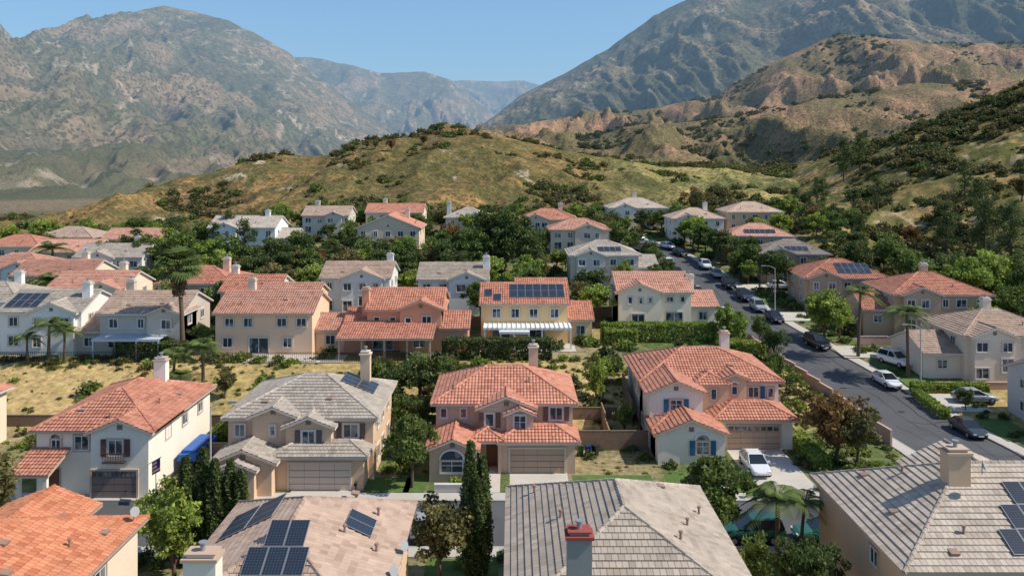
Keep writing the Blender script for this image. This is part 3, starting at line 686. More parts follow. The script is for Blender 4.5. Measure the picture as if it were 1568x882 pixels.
val = lerp(o*C3(.31,.27,.10), o*C3(.17,.18,.065), sst(.4,.6,f2)); val = lerp(val, o*C3(.46,.36,.16), sst(.52,.64,f1)*.8)
hill1 = lerp(hill1, val, sst(10, 70, X)*sst(225,260,Y))
hill2 = lerp(o*C3(.38,.26,.11), o*C3(.14,.135,.045), sst(.34, .52, f1*.6+f4*.4)); hill2 = lerp(hill2, o*C3(.50,.38,.24), sst(.60,.7,f4)*.7)
hill3 = lerp(o*C3(.44,.27,.165), o*C3(.20,.165,.085), sst(.38, .60, f2*.6+.4*f3)); hill3 = lerp(hill3, o*C3(.14,.135,.065), sst(.02,-.2,NN)*.6)
mt = lerp(o*C3(.27,.21,.135), o*C3(.135,.135,.075), sst(.35,.6,f3))
mm = Y > 900; rk = np.zeros(len(X)); rk[mm] = ridged(X[mm]/120+.0008*Y[mm], Y[mm]/400, 5, 90); ff = f2*.5+.5*f3
mt = lerp(mt, o*C3(.50,.41,.32), sst(.62,.82,rk)*sst(.44,.60,ff)*.75)
mt = lerp(mt, o*C3(.085,.095,.05), sst(.02,-.2,NN)*.6)
col = near
for k, c in ((1, hill1), (2, hill2), (3, hill3), (4, hill3)): col = np.where((IDX == k)[:, None], c, col)
col = np.where((IDX >= 5)[:, None], mt, col)
wv = sst(208, 232, Y)*(IDX == 0); col = lerp(col, np.where((X > 10)[:, None], val, hill1), wv)
col = np.where(((IDX == 0) & (Y > 430))[:, None], np.where((X > -60)[:, None], hill3, mt), col)
def np_mesh(name, V, Q, mats, mi=None, colr=None, smooth=False):
    me = bpy.data.meshes.new(name); V = np.ascontiguousarray(V, np.float32); Q = np.ascontiguousarray(Q, np.int32)
    me.vertices.add(len(V)); me.vertices.foreach_set('co', V.ravel()); me.loops.add(Q.size); me.loops.foreach_set('vertex_index', Q.ravel())
    me.polygons.add(len(Q)); me.polygons.foreach_set('loop_start', np.arange(len(Q), dtype=np.int32)*4)
    if mi is not None: me.polygons.foreach_set('material_index', np.ascontiguousarray(mi, np.int32))
    for m in mats: me.materials.append(m)
    me.update(calc_edges=True)
    if smooth: me.polygons.foreach_set('use_smooth', np.ones(len(Q), bool))
    if colr is not None:
        a = me.color_attributes.new('Col', 'FLOAT_COLOR', 'POINT'); c4 = np.ones((len(V), 4), np.float32); c4[:, :3] = colr; a.data.foreach_set('color', c4.ravel())
    return me
i = np.arange(nr-1)[:, None]*nc+np.arange(nc-1)[None, :]; i = i.ravel(); Q = np.stack([i, i+1, i+nc+1, i+nc], 1)
gm, nt, p = newmat('terrain_ground')
at = N(nt, 'ShaderNodeAttribute'); at.attribute_name = 'Col'
pos = N(nt, 'ShaderNodeNewGeometry').outputs['Position']; sp = N(nt, 'ShaderNodeSeparateXYZ'); nt.links.new(pos, sp.inputs[0])
def band(a, b):
    n = N(nt, 'ShaderNodeMapRange'); n.interpolation_type = 'SMOOTHSTEP'; nt.links.new(sp.outputs[1], n.inputs[0]); n.inputs[1].default_value = a; n.inputs[2].default_value = b; return n.outputs[0]
n1 = noise(nt, pos, 1.3, 6, .7); n2 = noise(nt, pos, .35, 6, .75); n3 = noise(nt, pos, .035, 8, .75)
def mixf(f, a, b):
    n = N(nt, 'ShaderNodeMix'); n.data_type = 'FLOAT'; nt.links.new(f, n.inputs[0]); nt.links.new(a, n.inputs[2]); nt.links.new(b, n.inputs[3]); return n.outputs[0]
nn = mixf(band(150, 260), n1, n2); nn = mixf(band(900, 1700), nn, n3)
fac = mth(nt, 'MAXIMUM', mth(nt, 'MULTIPLY_ADD', nn, 2.8, -.42), .15)
def shrubs(sc, thr):
    v = N(nt, 'ShaderNodeTexVoronoi'); v.inputs['Scale'].default_value = sc; nt.links.new(pos, v.inputs['Vector'])
    nz = noise(nt, pos, sc*.25, 3)
    d = mth(nt, 'ADD', v.outputs['Distance'], mth(nt, 'MULTIPLY', nz, -.9))
    m = N(nt, 'ShaderNodeMapRange'); nt.links.new(d, m.inputs[0]); m.inputs[1].default_value = thr; m.inputs[2].default_value = thr+.12; m.inputs[3].default_value = 1; m.inputs[4].default_value = 0
    return m.outputs[0]
sA = mth(nt, 'MULTIPLY', shrubs(.75, -.17), band(215, 240)); sB = mth(nt, 'MULTIPLY', shrubs(.075, -.17), band(800, 1400))
sh = mth(nt, 'MULTIPLY', mixf(band(900, 1700), sA, sB), .75)
c = N(nt, 'ShaderNodeVectorMath'); c.operation = 'SCALE'; nt.links.new(at.outputs['Color'], c.inputs[0]); nt.links.new(fac, c.inputs[3])
c = mixc(nt, sh, c.outputs[0], (.085,.088,.038))
nt.links.new(c, p.inputs['Base Color']); p.inputs['Roughness'].default_value = .95; p.inputs['Specular IOR Level'].default_value = .1
bn = N(nt, 'ShaderNodeBump'); nt.links.new(mixf(band(900, 1700), sA, sB), bn.inputs['Height']); bn.inputs['Strength'].default_value = .6
dd = mth(nt, 'MULTIPLY_ADD', band(900, 1700), 4.5, .6); nt.links.new(dd, bn.inputs['Distance'])
bn2 = N(nt, 'ShaderNodeBump'); nt.links.new(nn, bn2.inputs['Height']); bn2.inputs['Strength'].default_value = .75
dd2 = mth(nt, 'MULTIPLY_ADD', band(900, 1700), 12.0, mth(nt, 'MULTIPLY_ADD', band(150, 260), 2.2, .12)); nt.links.new(dd2, bn2.inputs['Distance'])
nt.links.new(bn.outputs[0], bn2.inputs['Normal']); nt.links.new(bn2.outputs[0], p.inputs['Normal'])
me = np_mesh('ground', np.stack([X, Y, Zt], 1), Q, [gm], colr=col, smooth=True)
go = bpy.data.objects.new('ground', me); S.collection.objects.link(go)
# ------------------------------------------------------------ foliage meshes
BARK = flat('bark', (.13,.09,.065), .95, .3, 4)
LM = {
 'dark': leafmat('leaf_dark_green', (.08,.12,.035), (.11,.145,.045)),
 'mid': leafmat('leaf_mid_green', (.125,.185,.045), (.165,.22,.055)),
 'light': leafmat('leaf_light_green', (.22,.31,.055), (.28,.35,.07)),
 'olive': leafmat('leaf_olive', (.16,.155,.06), (.21,.19,.07)),
 'rust': leafmat('leaf_rust', (.24,.13,.05), (.20,.16,.055)),
 'chap': leafmat('leaf_chaparral', (.10,.11,.04), (.18,.16,.06)),
 'palm': leafmat('palm_frond', (.13,.18,.05), (.15,.20,.06)),
 'dry': leafmat('dead_frond', (.26,.19,.11), (.28,.20,.12)),
}
class FB:
    def __init__(s, seed): s.V = []; s.Q = []; s.M = []; s.C = []; s.n = 0; s.r = np.random.RandomState(abs(int(seed))+1)
    def add(s, V, Q, m, c):
        s.V.append(V); s.Q.append(Q+s.n); s.M.append(np.full(len(Q), m)); s.C.append(c); s.n += len(V)
    def leaves(s, C, size, bright, m=1, asp=.6):
        n = len(C); a = s.r.normal(size=(n, 3)); a /= np.linalg.norm(a, axis=1)[:, None]; b = s.r.normal(size=(n, 3)); b = np.cross(a, b); b /= np.linalg.norm(b, axis=1)[:, None]
        sz = (size*(.6+.8*s.r.rand(n)))[:, None]; V = np.stack([C-a*sz, C-b*sz*asp, C+a*sz, C+b*sz*asp], 1).reshape(-1, 3)
        Q = np.arange(n*4).reshape(-1, 4); br = np.asarray(bright)*(.75+.5*s.r.rand(n)); col = np.stack([br*(.9+.25*s.r.rand(n)), br, br*(.8+.4*s.r.rand(n))], 1); s.add(V, Q, m, np.repeat(col, 4, 0))
    def tube(s, P, R, k=6, m=0):
        P = np.array(P, float); V = []
        for i, p_ in enumerate(P):
            d = P[min(i+1, len(P)-1)]-P[max(i-1, 0)]; d = d/np.linalg.norm(d); a = np.cross(d, (0, 1, .01)) if abs(d[1]) < .9 else np.cross(d, (1, 0, 0)); a /= np.linalg.norm(a); b = np.cross(d, a)
            for j in range(k): t = 2*math.pi*j/k; V.append(p_+(a*math.cos(t)+b*math.sin(t))*R[i])
        Q = [[i*k+j, i*k+(j+1) % k, (i+1)*k+(j+1) % k, (i+1)*k+j] for i in range(len(P)-1) for j in range(k)]
        s.add(np.array(V), np.array(Q), m, np.ones((len(V), 3)))
    def quads(s, V, m, c): V = np.array(V, float); s.add(V, np.arange(len(V)).reshape(-1, 4), m, np.tile(c, (len(V), 1)))
    def mesh(s, name, mats): return np_mesh(name, np.concatenate(s.V), np.concatenate(s.Q), mats, np.concatenate(s.M), np.concatenate(s.C))
def mk_broad(seed, lm, h=6., cr=2.4, n=50, nl=80, ls=.16, low=.3):
    f = FB(seed); r = f.r; cz = h*(low+1)/2; ch = h*(1-low)/2; th_ = h*low
    f.tube([(0,0,-.5),(.05,0,th_*.5),(.1,.05,th_),(0,.1,cz)], [.2,.15,.12,.05])
    cl = []
    for i in range(n):
        v = r.normal(size=3); v /= np.linalg.norm(v); rad = r.rand()**.4
        w = 1+.22*math.sin(3*math.atan2(v[1], v[0])+seed)+.15*r.normal()
        cl.append((v[0]*cr*rad*w*.85, v[1]*cr*rad*w*.85, cz+v[2]*ch*rad*.85))
    for c in cl[:7]: f.tube([(.05,.03,th_*.8), (c[0]*.5, c[1]*.5, (th_+c[2])/2), c], [.08,.05,.02], 5)
    for c in cl:
        rc = cr*(.18+.18*r.rand()); v = r.normal(size=(nl, 3)); v /= np.linalg.norm(v, axis=1)[:, None]; v *= (r.rand(nl)**.5)[:, None]*rc; v[:, 2] *= .75
        f.leaves(np.array(c)+v, ls, np.full(nl, .65+.7*r.rand()))
    return f.mesh('tree_mesh', [BARK, LM[lm]])
def mk_cyp(seed, h=8., rad=.8, n=5200, lm='dark'):
    f = FB(seed); r = f.r; f.tube([(0,0,-.4),(0,0,h*.9)], [.14,.03])
    t = r.rand(n)**.9; R_ = rad*np.clip(np.sin(np.pi*(t*.86+.09))**.6, 0, 1)*(1-.35*t); a = r.rand(n)*2*np.pi
    k = 1+.16*np.sin(a*4+t*9+seed)+.1*r.normal(size=n); q = R_*k*(.65+.35*r.rand(n)); C = np.stack([q*np.cos(a), q*np.sin(a), .15+t*h], 1)
    br = .75+.5*(np.sin(a*5+t*23) > 0); f.leaves(C, .11, br); return f.mesh('cypress_mesh', [BARK, LM[lm]])
def mk_pine(seed, h=13., rad=2.6, lm='dark'):
    f = FB(seed); r = f.r; f.tube([(0,0,-.8),(.1,0,h*.5),(0,.1,h)], [.28,.17,.03])
    for i in range(42):
        t = .25+.72*i/42; L = rad*(math.sin(math.pi*(t*.8+.12))**.8)*(.45+.75*r.rand())+.2; a = r.rand()*6.28; z = h*t
        e = (L*math.cos(a), L*math.sin(a), z+.18*L); f.tube([(0,0,z), e], [.05,.015], 4)
        m = 60; u = r.rand(m)**.6; C = np.stack([e[0]*u, e[1]*u, z+(e[2]-z)*u], 1)+r.normal(size=(m, 3))*.33; f.leaves(C, .2, np.full(m, .65+.6*r.rand()))
    return f.mesh('pine_mesh', [BARK, LM[lm]])
def mk_palm(seed, h=7., L=2.6, nf=24, fan=False):
    f = FB(seed); r = f.r; bx = .25*r.normal(); f.tube([(0,0,-.5),(bx*.4,0,h*.5),(bx,0,h)], [.24,.17,.15], 8)
    if fan:
        for i in range(420):
            a = r.rand()*6.28; z = h-.2-2.6*r.rand(); q = .25+.5*r.rand()*(1-(h-z)/4); C = np.array([[bx+q*math.cos(a), q*math.sin(a), z]])
            f.leaves(C, .3, [.9], m=2, asp=.35)
        for i in range(50):
            a = r.rand()*6.28; el = r.uniform(-.7, 1.3); d = np.array([math.cos(a)*math.cos(el), math.sin(a)*math.cos(el), math.sin(el)]); c0 = np.array([bx, 0, h]); c1 = c0+d*1.1
            f.tube([c0, c1], [.03,.02], 4, 1); up = np.array([0, 0, 1.]); s_ = np.cross(d, up); s_ /= np.linalg.norm(s_)+1e-6; u_ = np.cross(s_, d); V = []
            for k in range(15):
                t = (k-7)/7*1.4; e = d*math.cos(t)+s_*math.sin(t); w = np.cross(e, u_)*.085; l = 1.2*(.8+.3*r.rand()); tip = c1+e*l+np.array([0, 0, -.28*l]); mid = c1+e*l*.6+u_*.05; V += [c1, mid-w, tip, mid+w]
            f.quads(V, 1, np.full(3, .7+.6*r.rand()))
    else:
        for i in range(nf):
            a = 6.283*i/nf*2.4+r.rand()*.4; el = 1.25-1.35*(i/nf); d = np.array([math.cos(a), math.sin(a), 0]); P = []
            for k in range(11):
                t = k/10; P.append(np.array([bx, 0, h])+d*L*t*math.cos(el)*1.1+np.array([0, 0, 1])*(L*t*math.sin(el)-L*.62*t*t))
            f.tube(P[::3]+[P[-1]], [.035,.03,.02,.012,.006], 4, 1); V = []; sd = np.cross(d, (0, 0, 1))
            for k in range(1, 10):
                for sub in (0, .5):
                    p0 = P[k]*(1-sub)+P[k+1]*sub; l = .62*math.sin(math.pi*(k+sub+1)/12.)+.12
                    for sg in (-1, 1):
                        e = sd*sg*l+d*l*.45+np.array([0, 0, -.38*l]); w = d*.055; V += [p0-w, p0+e*.5-w*.8, p0+e, p0+w]
            f.quads(V, 1, np.full(3, .7+.6*r.rand()))
    return f.mesh('palm_mesh', [BARK, LM['palm'], LM['dry']])
def mk_shrub(seed, lm, n=170, ls=.14):
    f = FB(seed); r = f.r
    for c in range(7):
        a = r.rand()*6.28; q = .5*r.rand()**.5; p0 = np.array([q*math.cos(a), q*math.sin(a), .22+.35*r.rand()]); m = n//7
        v = r.normal(size=(m, 3)); v /= np.linalg.norm(v, axis=1)[:, None]; f.leaves(p0+v*(r.rand(m)**.4)[:, None]*.42*np.array([1, 1, .8]), ls, np.full(m, .65+.7*r.rand()), m=0)
    return f.mesh('shrub_mesh', [LM[lm]])
def put(name, mesh, x, y, sc=1, sz=None, dz=0):
    o = bpy.data.objects.new(name, mesh); S.collection.objects.link(o); o.location = (x, y, G(x, y)+dz); o.rotation_euler = (0, 0, random.random()*6.28); o.scale = (sc, sc, sz or sc); return o
TB = {}
for k, seeds in (('dark', (1, 2, 3)), ('mid', (4, 5, 6)), ('light', (7, 8)), ('olive', (9, 10)), ('rust', (11,))):
    TB[k] = [mk_broad(s, k, low=.22 if s % 2 else .32) for s in seeds]
CY = [mk_cyp(s) for s in (1, 2, 3)]; PI = [mk_pine(s) for s in (1, 2, 3)]; FP = mk_palm(2, 9., fan=True); QP = [mk_palm(5, 4.4, 2.4), mk_palm(6, 4.4, 2.6)]; QT = mk_palm(9, 7.5, 2.7)
SH = {k: [mk_shrub(20+i, k) for i in range(2)] for k in ('dark', 'mid', 'light', 'chap', 'olive', 'rust')}
def T(k, x, y, hgt, wf=1.0):
    s = hgt/6.0; put('broadleaf_tree', random.choice(TB[k]), x, y, s*wf, s)
for x, y, hh in ((-2.7,52,8.7),(-1.95,52.4,7.6),(-2.3,51.6,6.6),(-21.9,53.5,7.2),(-20.9,54,7.6),(-20,53.6,7.0),(-19.1,54,6.8),(-18.3,53.8,6.2)): put('cypress_tree', random.choice(CY), x, y, .95, hh/8.)
for q in (('olive',-4.7,51,5.6,1.0),('light',-21.8,51.5,6,.9),('light',-23.4,54.2,5.6,.9),('olive',-37,55.5,7.2,1),('rust',-38.6,53,6.4,1),('mid',-8.3,66.4,6.1,.8),('mid',-9.6,68.6,4.6,.8),
 ('rust',29.3,72,6.6,1.15),('olive',30.6,70.6,5.6,1),('mid',14.3,55.4,6.6,.95),('olive',13.4,56,5.6,.9),('dark',17,46.5,5.2,.8),('dark',18.6,48.2,4.6,.8),('mid',15.2,50,4,.8),
 ('light',8.9,84,5.8,.6),('light',9.8,86,4.6,.6),('light',27.6,103,5.4,.75),('light',29,101,4.4,.7),('dark',-12.5,83.5,5,1),('dark',-9.8,84.5,5.6,1),('mid',-7.2,85,5.2,1),('mid',-11,79.5,4,1),('dark',-9,77,4.6,.9),('mid',-15,86,4.2,1),('dark',-5,87,3.6,1),
 ('mid',-24,80.5,4,.9),('light',-26.5,84,3.6,.8),('olive',-31,86,3,1),('mid',11,78,3.6,.8),('mid',29,88,4,.9),('dark',31,94,4.4,.9),
 ('light',43.9,112,7.2,1.1),('light',45.5,110.5,6,1),('mid',33.6,108,4.5,.8),('mid',65,92.5,4,.9),('dark',49,86,2.6,1),
 ('mid',62,122,9.5,1),('light',67,118,9.5,1),('light',72,121,10,1),('mid',77,117,10,1),('light',64,108,6,1),('mid',72,108,9,1),('mid',80,112,9,1),('dark',70,128,9,1),('dark',78,130,9,1),('mid',84,124,9,1),('dark',58,136,8,1),('light',69,100,7,1),('mid',73,98,8,1),('light',76,104,8,1),('rust',68,90,5,1),
 ('rust',51.5,226,9,1.1),('dark',-4,152,12.5,.85),('dark',-1.4,149,12,.85),('dark',1.6,151,11.5,.85),('mid',-6.5,148,9,.9),('dark',2.8,146,9,.9),('dark',-24,150,7,1),('mid',-20,149,7,1),('mid',-15,150,7,1.1),('dark',-12,147,7.4,1.1),
 ('light',-33,131,6,1),('light',-36,133,5,1),('light',-31,128,4,1),('rust',-18.8,104,4,.8),('light',-58,135,6,1),('light',-62,128,5,1),('light',40,176,7,1),('dark',42,173,6,1),('mid',38.5,178,6,1),
 ('mid',26,172,5,.9),('dark',27.5,160,5,.9),('mid',27,152,5,.9),('dark',28.5,146,4.6,.9),('mid',37.5,200,6,1),('dark',41,205,6,1),('dark',25,196,6,1),('mid',21,200,7,1),
 ('dark',46,138,8,1),('dark',44.6,151,8,1),('rust',41.8,150,6,1),('dark',43,160,7,1),('mid',42,166,6,1),('mid',24.5,136,5,1),('mid',28,128,4.5,1),('mid',-38,98,4,1),('dark',-42,96,3,1),('dark',-40,150,8,1),('dark',-44,147,8,1),('dark',-48,145,7,1)): T(*q)
for x in np.arange(-80, -50, 2.5): T(random.choice(['dark','mid','mid','light']), x+random.uniform(-1,1), 147+random.uniform(-6,9), random.uniform(6.5,9.5), 1.05)
for x in np.arange(-52, -8, 3.2): T(random.choice(['dark','mid','light','olive']), x+random.uniform(-1,1), 141+random.uniform(-3,6), random.uniform(5,8), 1.05)
put('fan_palm_tree', FP, -39.4, 95.5, 1.45, 1.25); put('palm_tree', QT, 45.2, 104, 1.05, 1.12); put('palm_tree', QT, 47.8, 96, 1.15, 1.05); put('palm_tree', QP[0], 18, 54, 1, 1); put('palm_tree', QP[1], 20, 55.2, .7, .8)
for x, y, s in ((-37.5,88,.85),(-34.5,89,.95),(-35.8,86,.6),(-55,94.5,1),(-53.5,95.3,.8),(-57,93.6,.7),(30.5,108,.8),(-84,146,1.5),(-68,118,1.3)): put('palm_tree', random.choice(QP), x, y, s)
for x, y, hh in ((105,252,14),(111,254,12),(95,160,13),(90,165,12),(94,150,14),(101,172,12),(88,230,8),(84,236,7),(80,205,9),(90,196,9),(108,190,9),(98,138,11),(72,165,8),(-61,172,9),(-60,160,8),(-51,152,10),(-68,160,10),(50,215,9)): put('pine_tree', random.choice(PI), x, y, hh/13.*1.05, hh/13.)
for x, y, hh in ((84,228,5),(92,215,5),(78,178,6),(86,172,5),(97,180,6),(104,166,6),(112,175,6),(90,142,6),(100,150,6),(82,150,5),(76,196,5),(106,140,6),(88,128,6),(-62,340,4),(-58,338,4),(-50,330,5),(-38,345,5),(-66,330,4)): T(random.choice(['dark','olive','rust','mid']), x, y, hh, 1.1)
# scattered neighbourhood trees
RD = random.Random(5); cnt = 0
def free(x, y, m=1.5):
    if abs(x-roadx(y)) < 7 and y < 206: return False
    return not any(a-m < x < b+m and c-m < y < d+m for a, b, c, d in RECTS)
while cnt < 320:
    x = RD.uniform(-120, 75); y = RD.uniform(112, 226)
    if not free(x, y) or abs(x/y) > .72: continue
    k = RD.choice(['dark','mid','mid','mid','olive','light','rust' if RD.random() < .3 else 'light']); T(k, x, y, RD.uniform(3, 7.4), RD.uniform(.9, 1.2)); cnt += 1
cnt = 0
while cnt < 80:
    x = RD.uniform(-68, 33); y = RD.uniform(76, 110)
    if not free(x, y, .9) or (x < -20 and 82 < y < 93 and RD.random() < .85): continue
    put('shrub', RD.choice(SH[RD.choice(['dark','mid','light','mid'])]), x, y, RD.uniform(.8, 2.0)); cnt += 1
for i in range(100):
    x = RD.uniform(-40, 34); y = RD.choice([RD.uniform(65.5, 71), RD.uniform(52.5, 54.6)])
    if free(x, y, .5) and not any(a < x < b for a, b in ((-18.4,-13),(-.4,5),(20,25.6),(-34,-30))): put('shrub', RD.choice(SH[RD.choice(['dark','mid','light','rust'])]), x, y, RD.uniform(.45, 1.1))
for i in range(40): 
    y = RD.uniform(66, 140); x = float(roadx(y))+RD.uniform(7.2, 10.5)
    if free(x, y, .4): put('shrub', RD.choice(SH[RD.choice(['dark','mid','light'])]), x, y, RD.uniform(.5, 1.2))
def hedge(x0, x1, y0, y1, hh, lm, rot=0):
    f = FB(int(x0*7+y0)); V = (x1-x0)*(y1-y0)*hh; n = int(500*V**.9); C = f.r.rand(n, 3)
    ax = f.r.randint(0, 3, n); C[ax == 0, 0] = np.round(C[ax == 0, 0]); C[ax == 1, 1] = np.round(C[ax == 1, 1]); C[ax == 2, 2] = 1
    C = C*np.array([x1-x0, y1-y0, hh])+f.r.normal(size=(n, 3))*.05
    P = np.stack([C[:, 0]+x0, C[:, 1]+y0], 1); z = Gfull(P[:, 0], P[:, 1])[0]; bump = 1+.12*perlin(P[:, 0]*.8, P[:, 1]*.8, 3)
    f.leaves(np.stack([P[:, 0], P[:, 1], z+C[:, 2]*bump], 1), .14, .75+.5*f.r.rand(n), m=0)
    o = bpy.data.objects.new('hedge', f.mesh('hedge', [LM[lm]])); S.collection.objects.link(o)
hedge(-8.2,4.6,94.8,96.4,2.3,'dark'); hedge(11.8,26.5,103.5,105.2,2.3,'light'); hedge(12,16,102,103.4,1.8,'light'); hedge(-47,-38.5,94,95.2,2.2,'dark'); hedge(26.5,31,97.5,99,1.4,'light')
hedge(46,54.5,91,92,.9,'light'); hedge(45.2,46.2,84,90,.8,'light'); hedge(-28.6,-25,75,80,1.6,'mid'); hedge(-64,-60,82,84,2,'mid'); hedge(26.6,28,70,77,1.1,'light')
# hillside shrubs : instanced on faces
def scatter(name, mesh, pts, sizes):
    V = []; n = len(pts); a = np.random.rand(n)*6.28; z = Gfull(pts[:, 0], pts[:, 1])[0]-.1
    for k in range(4):
        t = a+k*math.pi/2; V.append(np.stack([pts[:, 0]+np.cos(t)*sizes*.7071, pts[:, 1]+np.sin(t)*sizes*.7071, z], 1))
    V = np.stack(V, 1).reshape(-1, 3); me = np_mesh(name, V, np.arange(n*4).reshape(-1, 4), []); o = bpy.data.objects.new(name, me); S.collection.objects.link(o)
    o.instance_type = 'FACES'; o.use_instance_faces_scale = True; o.show_instancer_for_render = False
    c_ = bpy.data.objects.new('shrub_clump', mesh); S.collection.objects.link(c_); c_.parent = o
def region(n, x0, x1, y0, y1, thr, sc, seed, gul=0, rnd=.35):
    P = np.random.RandomState(seed).rand(n, 2)*np.array([x1-x0, y1-y0])+np.array([x0, y0]); m = fbm(P[:, 0]/sc, P[:, 1]/sc, 3, seed)+rnd*np.random.rand(n)
    if gul: m = m-gul*Gfull(P[:, 0], P[:, 1])[2]
    m = m > thr; m &= np.abs(P[:, 0]) < P[:, 1]*.75+5; return P[m]
def doreg(name, P, lo, hi, kinds, pw=3.5):
    rs = np.random.RandomState(len(P)); w = rs.choice(len(kinds), len(P))
    for i, (k, v) in enumerate(kinds):
        q = P[w == i]
        if len(q): scatter(name, SH[k][v], q, lo+(hi-lo)*rs.rand(len(q))**pw)
doreg('hillside_shrubs', region(15000, -190, 130, 224, 420, .20, 26, 3, 1.7, .3), .5, 3.8, [('chap',0),('chap',1),('mid',0),('olive',1)], 4)
doreg('hillside_shrubs', region(13000, 62, 230, 110, 275, .04, 18, 5, 1.1, .25), .6, 3.8, [('chap',0),('dark',1),('chap',1),('olive',1)], 3.5)
doreg('hillside_shrubs', region(15000, -80, 800, 420, 1130, .22, 80, 9, 1.5, .25), 1.2, 7.0, [('chap',0),('dark',1),('olive',0)], 3.5)
P = region(2600, -66, 34, 82, 96, -.12, 8, 13); P = P[[free(a, b, .5) and (a > -20 or b > 92 or random.random() < .22) for a, b in P]]; doreg('slope_groundcover', P, .25, 1.3, [('olive',0),('mid',1),('chap',0),('light',0)])
P = region(3400, -120, 80, 110, 225, -.2, 8, 17); P = P[[free(a, b, .6) for a, b in P]]; doreg('garden_shrubs', P, .5, 2.4, [('mid',0),('mid',1),('dark',0),('olive',0)], 2.5)
P = region(520, 26, 36.5, 66, 112, -.3, 5, 19); P = P[[free(a, b, .6) and abs(b-60)>5.5 for a, b in P]]; doreg('slope_groundcover', P, .3, 1.0, [('mid',0),('olive',1),('light',0)])
P = region(900, -60, 34, 69, 82, -.3, 5, 23); P = P[[free(a, b, .4) and not (20<a<25.6) for a, b in P]]; doreg('garden_plants', P, .25, 1.1, [('mid',0),('olive',1),('light',0),('dark',1)])
